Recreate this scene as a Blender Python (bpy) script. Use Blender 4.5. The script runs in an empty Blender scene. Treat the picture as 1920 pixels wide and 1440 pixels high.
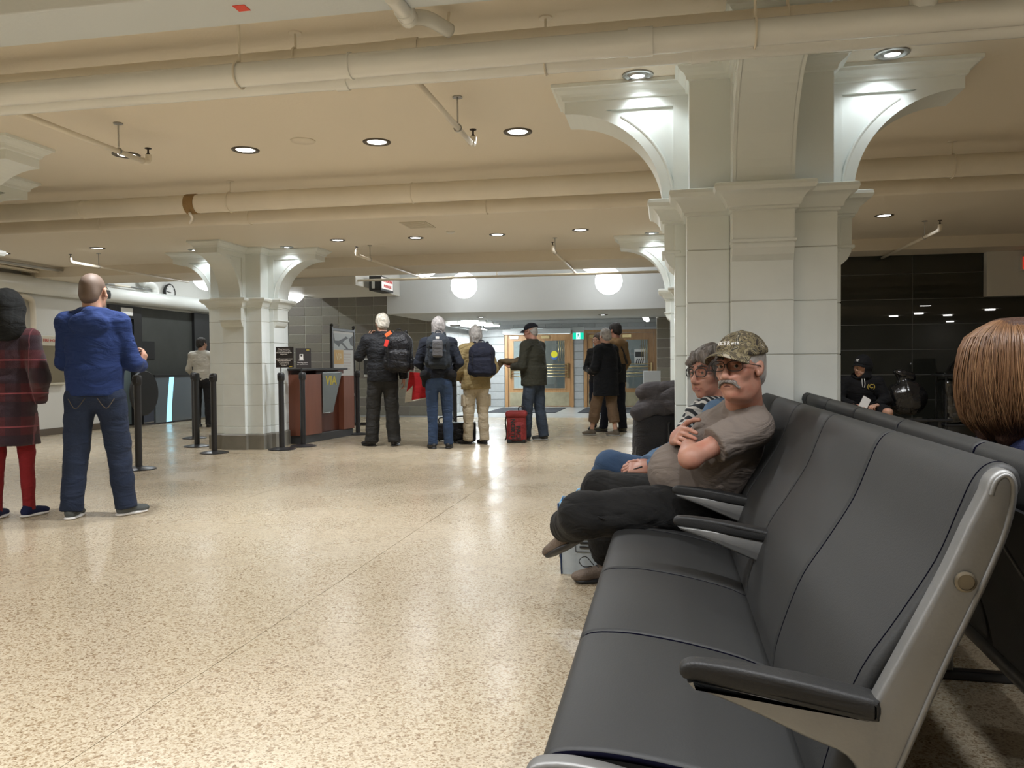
import bpy, bmesh, math, random
import numpy as np
import openvdb
from mathutils import Vector, Matrix
random.seed(7)
PI = math.pi
C = bpy.context.scene.collection
SC = bpy.context.scene

# ---------------------------------------------------------------- camera
cam = bpy.data.cameras.new('camera'); cam.sensor_width = 36; cam.lens = 28.41; cam.clip_end = 200
camo = bpy.data.objects.new('camera', cam); C.objects.link(camo)
camo.matrix_world = Matrix(((0.98214, 0.00372, 0.18810, 0), (0.18795, 0.02528, -0.98185, 0),
                            (-0.00841, 0.99967, 0.02412, 1.09), (0, 0, 0, 1)))
SC.camera = camo
# ---------------------------------------------------------------- world, exposure
w = bpy.data.worlds.new('world'); SC.world = w; w.use_nodes = True
w.node_tree.nodes['Background'].inputs[0].default_value = (0.6, 0.65, 0.75, 1)
w.node_tree.nodes['Background'].inputs[1].default_value = 0.05
SC.view_settings.view_transform = 'Standard'; SC.view_settings.look = 'None'
SC.view_settings.gamma = 1; SC.view_settings.use_curve_mapping = False
SC.view_settings.exposure = 0.17
SC.cycles.use_denoising = True
SC.cycles.max_bounces = 8; SC.cycles.diffuse_bounces = 5; SC.cycles.glossy_bounces = 3
SC.cycles.transparent_max_bounces = 6; SC.cycles.caustics_reflective = False; SC.cycles.caustics_refractive = False
SC.cycles.sample_clamp_indirect = 4.0
WARM = (0.975, 1.0, 1.03); COOL = (0.90, 0.97, 1.0)
DOWN_W = 20.0; SPOT_W = 5.5; GLOBE_E = 8.0

# ---------------------------------------------------------------- materials
MATS = {}
def mat(name, col, rough=0.6, metal=0.0, bump=None, noise=None, emit=None, spec=0.5, coat=0, sheen=0):
    """bump=(scale,strength[,stretch]); noise=(scale,amount) value variation of the colour."""
    if name in MATS: return MATS[name]
    m = bpy.data.materials.new(name); m.use_nodes = True; MATS[name] = m
    nt = m.node_tree; N = nt.nodes; L = nt.links; b = N['Principled BSDF']
    b.inputs['Base Color'].default_value = (*col, 1); b.inputs['Roughness'].default_value = rough
    b.inputs['Metallic'].default_value = metal; b.inputs['Specular IOR Level'].default_value = spec
    b.inputs['Coat Weight'].default_value = coat; b.inputs['Sheen Weight'].default_value = sheen
    tc = N.new('ShaderNodeTexCoord')
    if noise:
        t = N.new('ShaderNodeTexNoise'); t.inputs['Scale'].default_value = noise[0]; t.inputs['Detail'].default_value = 4
        L.new(tc.outputs['Object'], t.inputs['Vector'])
        r = N.new('ShaderNodeMapRange'); r.inputs['From Min'].default_value = .3; r.inputs['From Max'].default_value = .7
        r.inputs['To Min'].default_value = 1 - noise[1]; r.inputs['To Max'].default_value = 1 + noise[1]
        L.new(t.outputs['Fac'], r.inputs['Value'])
        h = N.new('ShaderNodeHueSaturation'); h.inputs['Color'].default_value = (*col, 1)
        L.new(r.outputs[0], h.inputs['Value']); L.new(h.outputs[0], b.inputs['Base Color'])
    if bump:
        t = N.new('ShaderNodeTexNoise'); t.inputs['Scale'].default_value = bump[0]; t.inputs['Detail'].default_value = 3
        src = tc.outputs['Object']
        if len(bump) > 2:
            mp = N.new('ShaderNodeMapping'); mp.inputs['Scale'].default_value = bump[2]
            L.new(src, mp.inputs[0]); src = mp.outputs[0]
        L.new(src, t.inputs['Vector'])
        bp = N.new('ShaderNodeBump'); bp.inputs['Strength'].default_value = bump[1]; bp.inputs['Distance'].default_value = 0.02
        L.new(t.outputs['Fac'], bp.inputs['Height']); L.new(bp.outputs[0], b.inputs['Normal'])
    if emit:
        b.inputs['Emission Color'].default_value = (*emit[0], 1); b.inputs['Emission Strength'].default_value = emit[1]
    return m
def bsdf(m): return m.node_tree.nodes['Principled BSDF']

M_CEIL = mat('ceiling_paint', (0.75, 0.685, 0.575), 0.75, bump=(60, 0.06))
M_WHITE = mat('white_paint', (0.70, 0.69, 0.65), 0.45, bump=(40, 0.04))
M_PIPE = mat('pipe_paint', (0.76, 0.70, 0.59), 0.35, bump=(8, 0.08), noise=(3, 0.05))
M_PIPE2 = mat('pipe_gloss_paint', (0.78, 0.79, 0.76), 0.22, bump=(6, 0.05), noise=(2, 0.04))
M_COL = mat('column_glazed_block', (0.76, 0.81, 0.80), 0.35, bump=(9, 0.06), noise=(4, 0.04))
M_COLP = mat('column_plaster', (0.76, 0.80, 0.78), 0.5, bump=(14, 0.05))
M_BASE = mat('column_base_stone', (0.20, 0.19, 0.16), 0.5, noise=(6, 0.12))
M_GROUT = mat('grout', (0.36, 0.35, 0.31), 0.9)
M_CMU = [mat('block_%s' % n, c, 0.6, bump=(90, 0.12), noise=(30, 0.06)) for n, c in
         (('umber', (0.20, 0.182, 0.145)), ('taupe', (0.215, 0.20, 0.16)), ('brown', (0.185, 0.165, 0.14)))]
M_CMUL = [mat('pale_block_%d' % i, c, 0.6, bump=(90, 0.1), noise=(20, 0.05)) for i, c in enumerate(((0.36, 0.37, 0.37), (0.40, 0.41, 0.41)))]
M_GREYW = mat('grey_wall_paint', (0.50, 0.51, 0.50), 0.6, bump=(50, 0.05), noise=(1.5, 0.04))
M_BLACK = mat('black_plastic', (0.018, 0.018, 0.019), 0.45)
M_BLACKM = mat('black_metal', (0.02, 0.02, 0.022), 0.35, spec=0.6)
M_ALU = mat('cast_aluminium', (0.19, 0.19, 0.185), 0.5, 0.7, bump=(150, 0.03), noise=(7, 0.10))
M_CHROME = mat('chrome', (0.7, 0.7, 0.7), 0.12, 1.0)
M_STEEL = mat('brushed_steel', (0.45, 0.45, 0.44), 0.3, 1.0)
M_BRASS = mat('brass', (0.75, 0.60, 0.32), 0.25, 1.0)
M_KICK = mat('dull_brass_plate', (0.42, 0.38, 0.26), 0.45, 0.6, noise=(5, 0.2))
M_PAPER = mat('white_paper', (0.75, 0.74, 0.72), 0.7)
M_RED = mat('red_print', (0.55, 0.04, 0.03), 0.6)
M_DGREY = mat('dark_grey_panel', (0.045, 0.047, 0.043), 0.5, noise=(3, 0.1))

def terrazzo():
    m = bpy.data.materials.new('terrazzo'); m.use_nodes = True; nt = m.node_tree; N = nt.nodes; L = nt.links; b = N['Principled BSDF']
    g = N.new('ShaderNodeNewGeometry')
    def ramp(src, stops):
        r = N.new('ShaderNodeValToRGB'); e = r.color_ramp.elements
        while len(e) > 1: e.remove(e[-1])
        e[0].position, e[0].color = stops[0][0], (*stops[0][1], 1)
        for p, c in stops[1:]:
            q = e.new(p); q.color = (*c, 1)
        L.new(src, r.inputs[0]); return r.outputs[0]
    def mixc(mode, fac, a, bb):
        x = N.new('ShaderNodeMix'); x.data_type = 'RGBA'; x.blend_type = mode
        if isinstance(fac, float): x.inputs[0].default_value = fac
        else: L.new(fac, x.inputs[0])
        L.new(a, x.inputs[6]); L.new(bb, x.inputs[7]); return x.outputs[2]
    def vor(scale, out='Color'):
        v = N.new('ShaderNodeTexVoronoi'); v.inputs['Scale'].default_value = scale; L.new(g.outputs['Position'], v.inputs['Vector']); return v
    def noi(scale, det=3):
        t = N.new('ShaderNodeTexNoise'); t.inputs['Scale'].default_value = scale; t.inputs['Detail'].default_value = det
        L.new(g.outputs['Position'], t.inputs['Vector']); return t
    big = ramp(noi(0.55, 4).outputs['Fac'], [(0.3, (0.47, 0.40, 0.29)), (0.5, (0.505, 0.435, 0.32)), (0.7, (0.53, 0.47, 0.36))])
    v = vor(185); sep = N.new('ShaderNodeSeparateColor'); L.new(v.outputs['Color'], sep.inputs[0])
    chips = ramp(sep.outputs[0], [(0.0, (0.36, 0.28, 0.20)), (0.13, (0.62, 0.53, 0.42)), (0.3, (0.86, 0.82, 0.76)), (0.7, (1, 1, 1)), (0.9, (1.12, 1.12, 1.12))])
    c1 = mixc('MULTIPLY', 0.85, big, chips)
    v2 = vor(95); s2 = N.new('ShaderNodeSeparateColor'); L.new(v2.outputs['Color'], s2.inputs[0])
    big2 = ramp(s2.outputs[1], [(0.0, (0.55, 0.45, 0.36)), (0.10, (0.55, 0.45, 0.36)), (0.14, (1, 1, 1)), (1, (1, 1, 1))])
    c2 = mixc('MULTIPLY', 0.75, c1, big2)
    L.new(c2, b.inputs['Base Color'])
    rr = N.new('ShaderNodeMapRange'); L.new(noi(1.3, 5).outputs['Fac'], rr.inputs['Value'])
    rr.inputs['From Min'].default_value = .3; rr.inputs['From Max'].default_value = .7
    rr.inputs['To Min'].default_value = 0.19; rr.inputs['To Max'].default_value = 0.33
    L.new(rr.outputs[0], b.inputs['Roughness']); b.inputs['Specular IOR Level'].default_value = 0.5
    bp = N.new('ShaderNodeBump'); bp.inputs['Strength'].default_value = 0.03; bp.inputs['Distance'].default_value = 0.01
    L.new(noi(7, 3).outputs['Fac'], bp.inputs['Height']); L.new(bp.outputs[0], b.inputs['Normal'])
    return m
M_TERR = terrazzo()
def wood(name, c1, c2, rough=0.35, scale=(8, 8, 0.8)):
    m = mat(name, c1, rough); nt = m.node_tree; N = nt.nodes; L = nt.links; b = bsdf(m)
    tc = N.new('ShaderNodeTexCoord'); mp = N.new('ShaderNodeMapping'); mp.inputs['Scale'].default_value = scale; L.new(tc.outputs['Object'], mp.inputs[0])
    t = N.new('ShaderNodeTexNoise'); t.inputs['Scale'].default_value = 4; t.inputs['Detail'].default_value = 5; t.inputs['Distortion'].default_value = 0.6; L.new(mp.outputs[0], t.inputs['Vector'])
    r = N.new('ShaderNodeValToRGB'); r.color_ramp.elements[0].position = .3; r.color_ramp.elements[1].position = .7
    r.color_ramp.elements[0].color = (*c1, 1); r.color_ramp.elements[1].color = (*c2, 1)
    L.new(t.outputs['Fac'], r.inputs[0]); L.new(r.outputs[0], b.inputs['Base Color']); return m
M_OAK = wood('oak', (0.36, 0.19, 0.08), (0.46, 0.27, 0.125))
M_MAHOG = wood('red_brown_laminate', (0.19, 0.065, 0.038), (0.22, 0.08, 0.048), 0.4, (3, 3, 0.5))
M_MAHOGD = wood('dark_red_laminate', (0.10, 0.03, 0.018), (0.12, 0.035, 0.02), 0.4, (3, 3, 0.5))
def glass_mat(name, tint=(0.8, 0.85, 0.85), refl=0.15, rough=0.02):
    m = bpy.data.materials.new(name); m.use_nodes = True; nt = m.node_tree; N = nt.nodes; L = nt.links
    N.remove(N['Principled BSDF']); t = N.new('ShaderNodeBsdfTransparent'); t.inputs[0].default_value = (*tint, 1)
    g = N.new('ShaderNodeBsdfGlossy'); g.inputs['Roughness'].default_value = rough
    lw = N.new('ShaderNodeLayerWeight'); lw.inputs[0].default_value = .5
    f = N.new('ShaderNodeMath'); f.operation = 'POWER'; f.inputs[1].default_value = 4; L.new(lw.outputs['Facing'], f.inputs[0])
    a = N.new('ShaderNodeMath'); a.operation = 'MULTIPLY_ADD'; a.inputs[1].default_value = .6; a.inputs[2].default_value = refl + .03; L.new(f.outputs[0], a.inputs[0])
    mx = N.new('ShaderNodeMixShader'); L.new(a.outputs[0], mx.inputs[0]); L.new(t.outputs[0], mx.inputs[1]); L.new(g.outputs[0], mx.inputs[2])
    L.new(mx.outputs[0], N['Material Output'].inputs[0]); return m
M_GLASS = glass_mat('door_glass', refl=0.1)
M_LENS = glass_mat('spectacle_lens', (0.97, 0.97, 0.97), -0.03, 0.0)

# ---------------------------------------------------------------- scene helpers
def link(name, me, m=None, parent=None, smooth=False):
    o = bpy.data.objects.new(name, me); C.objects.link(o)
    if m is not None and len(me.materials) == 0: me.materials.append(m)
    if parent is not None: o.parent = parent
    if smooth:
        me.polygons.foreach_set('use_smooth', [True] * len(me.polygons))
    return o
def thing(name, label, cat, loc=(0, 0, 0), rz=0, group=None):
    o = bpy.data.objects.new(name, None); C.objects.link(o); o.location = loc; o.rotation_euler = (0, 0, rz); o.empty_display_size = .1
    o['label'] = label; o['category'] = cat
    if group: o['group'] = group
    return o
def tag(o, label, cat, group=None):
    o['label'] = label; o['category'] = cat
    if group: o['group'] = group
    return o
def lab(o, label): o['label'] = label; return o
class MB:
    def __init__(s): s.v = []; s.f = []; s.mi = []; s.cur = 0
    def add(s, v, f):
        n = len(s.v); s.v += [tuple(p) for p in v]; s.f += [tuple(i + n for i in q) for q in f]; s.mi += [s.cur] * len(f); return s
    def box(s, x0, x1, y0, y1, z0, z1):
        v = [(x, y, z) for z in (z0, z1) for y in (y0, y1) for x in (x0, x1)]
        return s.add(v, [(0, 2, 3, 1), (4, 5, 7, 6), (0, 1, 5, 4), (2, 6, 7, 3), (0, 4, 6, 2), (1, 3, 7, 5)])
    def rbox(s, x0, x1, y0, y1, z0, z1, r=0.005, seg=2):
        bm = bmesh.new(); bmesh.ops.create_cube(bm, size=1)
        for v in bm.verts: v.co = Vector(((x0 + x1) / 2 + v.co.x * (x1 - x0), (y0 + y1) / 2 + v.co.y * (y1 - y0), (z0 + z1) / 2 + v.co.z * (z1 - z0)))
        bmesh.ops.bevel(bm, geom=bm.edges[:], offset=r, segments=seg, affect='EDGES', profile=0.5)
        bm.verts.index_update()
        s.add([v.co[:] for v in bm.verts], [[v.index for v in f.verts] for f in bm.faces]); bm.free(); return s
    def tube(s, pts, r, n=12, cap=True, flat=None):
        pts = [Vector(p) for p in pts]; rs = r if isinstance(r, (list, tuple)) else [r] * len(pts)
        rings = []; up = None
        for i, p in enumerate(pts):
            d = (pts[min(i + 1, len(pts) - 1)] - pts[max(i - 1, 0)]).normalized()
            if up is None:
                up = Vector((0, 0, 1)) if abs(d.z) < .9 else Vector((1, 0, 0))
            a = d.cross(up).normalized(); up2 = a.cross(d).normalized(); up = up2
            fl = flat or 1
            rings.append([p + a * math.cos(2 * PI * k / n) * rs[i] + up2 * math.sin(2 * PI * k / n) * rs[i] * fl for k in range(n)])
        v = [q for g in rings for q in g]; f = []
        for i in range(len(pts) - 1):
            for k in range(n): f.append((i * n + k, (i + 1) * n + k, (i + 1) * n + (k + 1) % n, i * n + (k + 1) % n))
        if cap: f.append(tuple(range(n))); f.append(tuple(reversed(range((len(pts) - 1) * n, len(pts) * n))))
        return s.add(v, f)
    def lathe(s, prof, n=24, c=(0, 0, 0), caps=True):
        v = []; f = []
        for r, z in prof:
            v += [(c[0] + r * math.cos(2 * PI * k / n), c[1] + r * math.sin(2 * PI * k / n), c[2] + z) for k in range(n)]
        for i in range(len(prof) - 1):
            for k in range(n): f.append((i * n + k, i * n + (k + 1) % n, (i + 1) * n + (k + 1) % n, (i + 1) * n + k))
        if caps: f.append(tuple(reversed(range(n)))); f.append(tuple(range((len(prof) - 1) * n, len(prof) * n)))
        return s.add(v, f)
    def prism(s, poly, axis, a, b):
        """poly of 2D points in the two remaining axes (order x,y,z without axis), extruded axis a..b."""
        def P(p, t):
            return (t, p[0], p[1]) if axis == 'x' else (p[0], t, p[1]) if axis == 'y' else (p[0], p[1], t)
        n = len(poly); v = [P(p, a) for p in poly] + [P(p, b) for p in poly]
        return s.add(v, [tuple(range(n)), tuple(reversed(range(n, 2 * n)))] + [(i, n + i, n + (i + 1) % n, (i + 1) % n) for i in range(n)])
    def mesh(s, name, mats):
        me = bpy.data.meshes.new(name); me.from_pydata(s.v, [], s.f)
        for m in (mats if isinstance(mats, (list, tuple)) else [mats]): me.materials.append(m)
        if any(s.mi): me.polygons.foreach_set('material_index', s.mi)
        bm = bmesh.new(); bm.from_mesh(me); bmesh.ops.recalc_face_normals(bm, faces=bm.faces); bm.to_mesh(me); bm.free()
        me.update(); return me
    def obj(s, name, m, parent=None, smooth=None):
        o = link(name, s.mesh(name, m), None, parent)
        if smooth is not None:
            o.data.polygons.foreach_set('use_smooth', [True] * len(o.data.polygons))
            if smooth is not True: o.data.set_sharp_from_angle(angle=math.radians(smooth))
        return o
def struct(o): o['kind'] = 'structure'; return o
def arc(cx, cy, r, a0, a1, n, ry=None):
    return [(cx + r * math.cos(a0 + (a1 - a0) * i / n), cy + (ry or r) * math.sin(a0 + (a1 - a0) * i / n)) for i in range(n + 1)]
def smoothpath(pts, n=8):
    P = [Vector(p) for p in pts]; out = []
    for i in range(len(P) - 1):
        p0 = P[max(i - 1, 0)]; p1 = P[i]; p2 = P[i + 1]; p3 = P[min(i + 2, len(P) - 1)]
        for k in range(n):
            t = k / n
            out.append(0.5 * ((2 * p1) + (p2 - p0) * t + (2 * p0 - 5 * p1 + 4 * p2 - p3) * t * t + (3 * p1 - p0 - 3 * p2 + p3) * t ** 3))
    out.append(P[-1]); return out
def text(s, size, m, parent, loc, rot=(PI / 2, 0, 0), align='CENTER', name='lettering', depth=0.0015, sx=1.0, shear=0.0, bold=0.0):
    cu = bpy.data.curves.new('t', 'FONT'); cu.body = s; cu.size = size; cu.align_x = align; cu.align_y = 'CENTER'
    cu.extrude = depth; cu.offset = bold; cu.space_line = 1.0; cu.shear = shear; cu.resolution_u = 2
    o = bpy.data.objects.new('t', cu); C.objects.link(o)
    me = bpy.data.meshes.new_from_object(o.evaluated_get(bpy.context.evaluated_depsgraph_get()))
    bpy.data.objects.remove(o); me.materials.clear(); me.materials.append(m)
    t = link(name, me, None, parent); t.location = loc; t.rotation_euler = rot; t.scale = (sx, 1, 1); return t
# ---------------------------------------------------------------- smooth solid modelling (distance fields -> mesh)
V3 = lambda *a: np.array(a, dtype=np.float64)
def rotm(rx=0, ry=0, rz=0):
    return np.array((Matrix.Rotation(rz, 3, 'Z') @ Matrix.Rotation(ry, 3, 'Y') @ Matrix.Rotation(rx, 3, 'X')))
def pc(a, b, r1, r2=None, k=.015, flat=None, op='add'): return dict(t='c', a=V3(*a), b=V3(*b), r1=r1, r2=r1 if r2 is None else r2, k=k, flat=flat, op=op)
def pf(a, b, r1, r2=None, k=.01, flat=None, op='add'): return dict(t='f', a=V3(*a), b=V3(*b), r1=r1, r2=r1 if r2 is None else r2, k=k, flat=flat, op=op)
def pe(c, r, R=None, k=.015, op='add'): return dict(t='e', c=V3(*c), r=V3(*r), R=R, k=k, op=op)
def pb(c, h, R=None, rd=.01, k=.01, op='add'): return dict(t='b', c=V3(*c), r=V3(*h), R=R, rd=rd, k=k, op=op)
def pclip(p, n): return dict(t='clip', p=V3(*p), n=V3(*n))
def _bbox(p):
    if p['t'] in 'cf':
        r = max(p['r1'], p['r2']); return np.minimum(p['a'], p['b']) - r, np.maximum(p['a'], p['b']) + r
    r = np.linalg.norm(p['r']) if p['R'] is not None else p['r'] + p.get('rd', 0)
    return p['c'] - r, p['c'] + r
def sdf_mesh(name, prims, res=.01, mats=None, parent=None, noise=0, nscale=9., nstretch=(1, 1, 1), seed=0, out='obj'):
    bb = [_bbox(p) for p in prims if p['t'] != 'clip' and p['op'] == 'add']
    lo = np.min([b[0] for b in bb], 0) - res * 4; hi = np.max([b[1] for b in bb], 0) + res * 4
    n = np.ceil((hi - lo) / res).astype(int) + 1
    D = np.full(n, 0.2, dtype=np.float32)
    ax = [lo[i] + res * np.arange(n[i]) for i in range(3)]
    for p in prims:
        if p['t'] == 'clip':
            P = (ax[0][:, None, None] - p['p'][0]) * p['n'][0] + (ax[1][None, :, None] - p['p'][1]) * p['n'][1] + (ax[2][None, None, :] - p['p'][2]) * p['n'][2]
            np.maximum(D, P, out=D, casting='unsafe'); continue
        l, h = _bbox(p); pad = p['k'] + res * 3
        i0 = np.maximum(0, ((l - pad - lo) / res).astype(int)); i1 = np.minimum(n, ((h + pad - lo) / res).astype(int) + 2)
        if np.any(i1 <= i0): continue
        sl = tuple(slice(i0[q], i1[q]) for q in range(3))
        X = ax[0][sl[0]][:, None, None]; Y = ax[1][sl[1]][None, :, None]; Z = ax[2][sl[2]][None, None, :]
        if p['t'] in 'cf':
            a, b = p['a'], p['b']; d = b - a; L2 = max(d.dot(d), 1e-12); L = math.sqrt(L2)
            px, py, pz = X - a[0], Y - a[1], Z - a[2]
            t = (px * d[0] + py * d[1] + pz * d[2]) / L2
            tc = np.clip(t, 0, 1) if p['t'] == 'c' else t
            qx, qy, qz = px - tc * d[0], py - tc * d[1], pz - tc * d[2]
            sc = 1.0
            if p['flat'] is not None:
                nv, s = p['flat']; nv = np.array(nv, float); nv /= np.linalg.norm(nv)
                c = qx * nv[0] + qy * nv[1] + qz * nv[2]; g = (1 / s - 1)
                qx, qy, qz = qx + c * nv[0] * g, qy + c * nv[1] * g, qz + c * nv[2] * g; sc = s ** .5
            tr = np.clip(t, 0, 1)
            dist = (np.sqrt(qx * qx + qy * qy + qz * qz) - (p['r1'] + (p['r2'] - p['r1']) * tr)) * sc
            if p['t'] == 'f': dist = np.maximum(dist, np.maximum(-t * L, (t - 1) * L))
        else:
            px, py, pz = X - p['c'][0], Y - p['c'][1], Z - p['c'][2]
            if p['R'] is not None:
                R = p['R']
                px, py, pz = px * R[0, 0] + py * R[1, 0] + pz * R[2, 0], px * R[0, 1] + py * R[1, 1] + pz * R[2, 1], px * R[0, 2] + py * R[1, 2] + pz * R[2, 2]
            r = p['r']
            if p['t'] == 'e':
                k0 = np.sqrt((px / r[0]) ** 2 + (py / r[1]) ** 2 + (pz / r[2]) ** 2)
                k1 = np.sqrt((px / r[0] ** 2) ** 2 + (py / r[1] ** 2) ** 2 + (pz / r[2] ** 2) ** 2) + 1e-9
                dist = k0 * (k0 - 1) / k1
                dist = np.where(k0 < .02, -r.min(), dist)
            else:
                rd = p['rd']
                ax_, ay, az = np.abs(px) - r[0] + rd, np.abs(py) - r[1] + rd, np.abs(pz) - r[2] + rd
                dist = np.sqrt(np.maximum(ax_, 0) ** 2 + np.maximum(ay, 0) ** 2 + np.maximum(az, 0) ** 2) + np.minimum(np.maximum(ax_, np.maximum(ay, az)), 0) - rd
        A = D[sl]; k = p['k']
        if p['op'] == 'add':
            h_ = np.clip(.5 + .5 * (A - dist) / k, 0, 1); D[sl] = A * (1 - h_) + dist * h_ - k * h_ * (1 - h_)
        elif p['op'] == 'sub':
            h_ = np.clip(.5 - .5 * (A + dist) / k, 0, 1); D[sl] = A * (1 - h_) - dist * h_ + k * h_ * (1 - h_)
        else:
            D[sl] = np.maximum(A, dist)
    g = openvdb.FloatGrid(0.2); g.copyFromArray(np.ascontiguousarray(D))
    pts, quads = g.convertToQuads(isovalue=0.0)
    pts = pts.astype(np.float64) * res + lo
    if noise:
        rs = np.random.RandomState(seed + 3); q = pts * np.array(nstretch) * nscale; dsp = np.zeros(len(pts)); 
        for i in range(5):
            kv = rs.normal(size=3); ph = rs.rand() * 6.28; kv2 = rs.normal(size=3)
            w_ = np.sin(q @ kv + ph + 1.3 * np.sin(q @ kv2 * .7 + ph * 2))
            dsp += (w_ if i < 2 else (.6 - 1.6 * (1 - np.abs(w_)) ** 2.5)) / 3
        gx = np.clip(((pts - lo) / res).round().astype(int), 1, n - 2)
        nr = np.stack([D[gx[:, 0] + 1, gx[:, 1], gx[:, 2]] - D[gx[:, 0] - 1, gx[:, 1], gx[:, 2]], D[gx[:, 0], gx[:, 1] + 1, gx[:, 2]] - D[gx[:, 0], gx[:, 1] - 1, gx[:, 2]], D[gx[:, 0], gx[:, 1], gx[:, 2] + 1] - D[gx[:, 0], gx[:, 1], gx[:, 2] - 1]], 1)
        nr /= np.linalg.norm(nr, axis=1)[:, None] + 1e-9
        pts = pts + nr * (dsp * noise)[:, None]
    if out == 'raw': return pts, quads
    return raw_obj(name, [(pts, quads)], mats, parent)
def raw_obj(name, parts, mats, parent):
    P = np.concatenate([p for p, q in parts]); off = 0; Q = []
    for p, q in parts: Q.append(q.astype(np.int64) + off); off += len(p)
    Q = np.concatenate(Q)
    me = bpy.data.meshes.new(name); me.vertices.add(len(P)); me.vertices.foreach_set('co', P.astype(np.float32).ravel())
    me.loops.add(len(Q) * 4); me.loops.foreach_set('vertex_index', Q.astype(np.int32).ravel())
    me.polygons.add(len(Q)); me.polygons.foreach_set('loop_start', np.arange(0, len(Q) * 4, 4, dtype=np.int32))
    me.polygons.foreach_set('use_smooth', np.ones(len(Q), dtype=bool))
    me.update(calc_edges=True); me.validate()
    for m in (mats if isinstance(mats, (list, tuple)) else [mats]): me.materials.append(m)
    return link(name, me, None, parent)
# ---------------------------------------------------------------- structure
ORD = ['first', 'second', 'third', 'fourth', 'fifth', 'sixth', 'seventh', 'eighth', 'ninth', 'tenth', 'eleventh']
def S(o, label, cat): struct(o); o['label'] = label; o['category'] = cat; return o
HC = 2.65
fl = MB().box(-10.2, 12.2, -12.2, 21, -0.12, -0.03).obj('floor', M_GROUT)
S(fl, 'speckled cream terrazzo floor laid in large polished slabs', 'floor')
M_CONC = mat('grey_concrete', (0.42, 0.43, 0.42), 0.25, noise=(2, 0.08))
xs = [-10.2] + [-1.63 + 1.8 * k for k in range(-4, 8)] + [12.2]
ys = [-12.2, -6.4, -2.6] + [-0.65 + 1.93 * k for k in range(0, 9)] + [16.3]
k = 0
for i in range(len(xs) - 1):
    for j in range(len(ys) - 1):
        MB().box(xs[i] + .0015, xs[i + 1] - .0015, ys[j] + .0015, ys[j + 1] - .0015, -0.031, 0.0).obj('slab', M_TERR, fl)
MB().box(-10.2, 12.2, 16.303, 21, -0.031, 0.0).obj('concrete_floor', M_CONC, fl)
M_MAT = mat('charcoal_carpet', (0.035, 0.038, 0.045), 0.95, bump=(200, 0.4))
for nm, x0, x1, lb in (('a', -4.05, -2.45, 'dark charcoal entrance mat before the left pair of oak doors'), ('b', -1.95, -0.1, 'dark charcoal entrance mat before the right pair of oak doors')):
    tag(MB().rbox(x0, x1, 17.9, 19.9, 0.0, 0.012, .004).obj('floor_mat', M_MAT), lb, 'mat', 'entrance mats in the doorway passage')

ce = MB().box(-10.2, 12.2, -12.2, 11.0, HC, HC + .1).obj('ceiling', M_CEIL)
S(ce, 'cream painted plaster ceiling with rows of recessed lights', 'ceiling')
b1 = MB().rbox(-10.2, 12.2, 11.0, 12.05, 2.50, HC + .7, .006).obj('ceiling_beam', M_CEIL)
S(b1, 'deep cream ceiling beam crossing the hall beyond the far columns', 'beam')
b2 = MB().rbox(-10.2, 12.2, 2.82, 3.10, 2.50, HC + .05, .006).obj('ceiling_beam', mat('cool_lit_white', (.60, .65, .68), .6, bump=(50, .05)))  # white beam; the bluish tint puts cooler light into its colour
S(b2, 'white ceiling beam crossing close overhead with a red tape mark', 'beam')
MB().box(-1.66, -1.61, 2.93, 2.98, 2.497, 2.5005).obj('tape_mark', mat('red_tape', (0.75, 0.06, 0.03), .5), b2)
S(MB().box(-10.2, 2.0, 12.05, 16.9, 3.3, 3.4).obj('ceiling', M_GREYW), 'higher grey ceiling over the ticket gate area', 'ceiling')
S(MB().box(-5.2, .6, 16.8, 20.6, 2.2, 2.3).obj('ceiling', M_GREYW), 'low grey ceiling of the passage to the oak doors', 'ceiling')
bh = MB().rbox(-5.05, 1.6, 14.2, 16.8, 2.035, 3.35, .006).obj('wall_bulkhead', M_GREYW)
S(bh, 'broad grey bulkhead behind the globe lamps above the passage', 'bulkhead')
S(MB().rbox(-6.4, -4.8, 12.06, 14.2, 2.36, 3.3, .006).obj('ceiling_box', M_WHITE), 'boxed white duct drop beside the black lit sign', 'duct box')
S(MB().rbox(-7.6, -6.5, 12.06, 16.7, 2.62, 3.3, .006).obj('ceiling_box', M_CEIL), 'cream boxed duct above the brown block wall', 'duct box')
S(MB().box(-10.2, 12.2, -12.3, -12.2, 0, HC).obj('wall_back', M_WHITE), 'plain white wall at the back of the hall', 'wall')
S(MB().box(12.2, 12.3, -12.2, 12, 0, HC).obj('wall_right', M_WHITE), 'plain white wall on the right side of the hall', 'wall')

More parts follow.
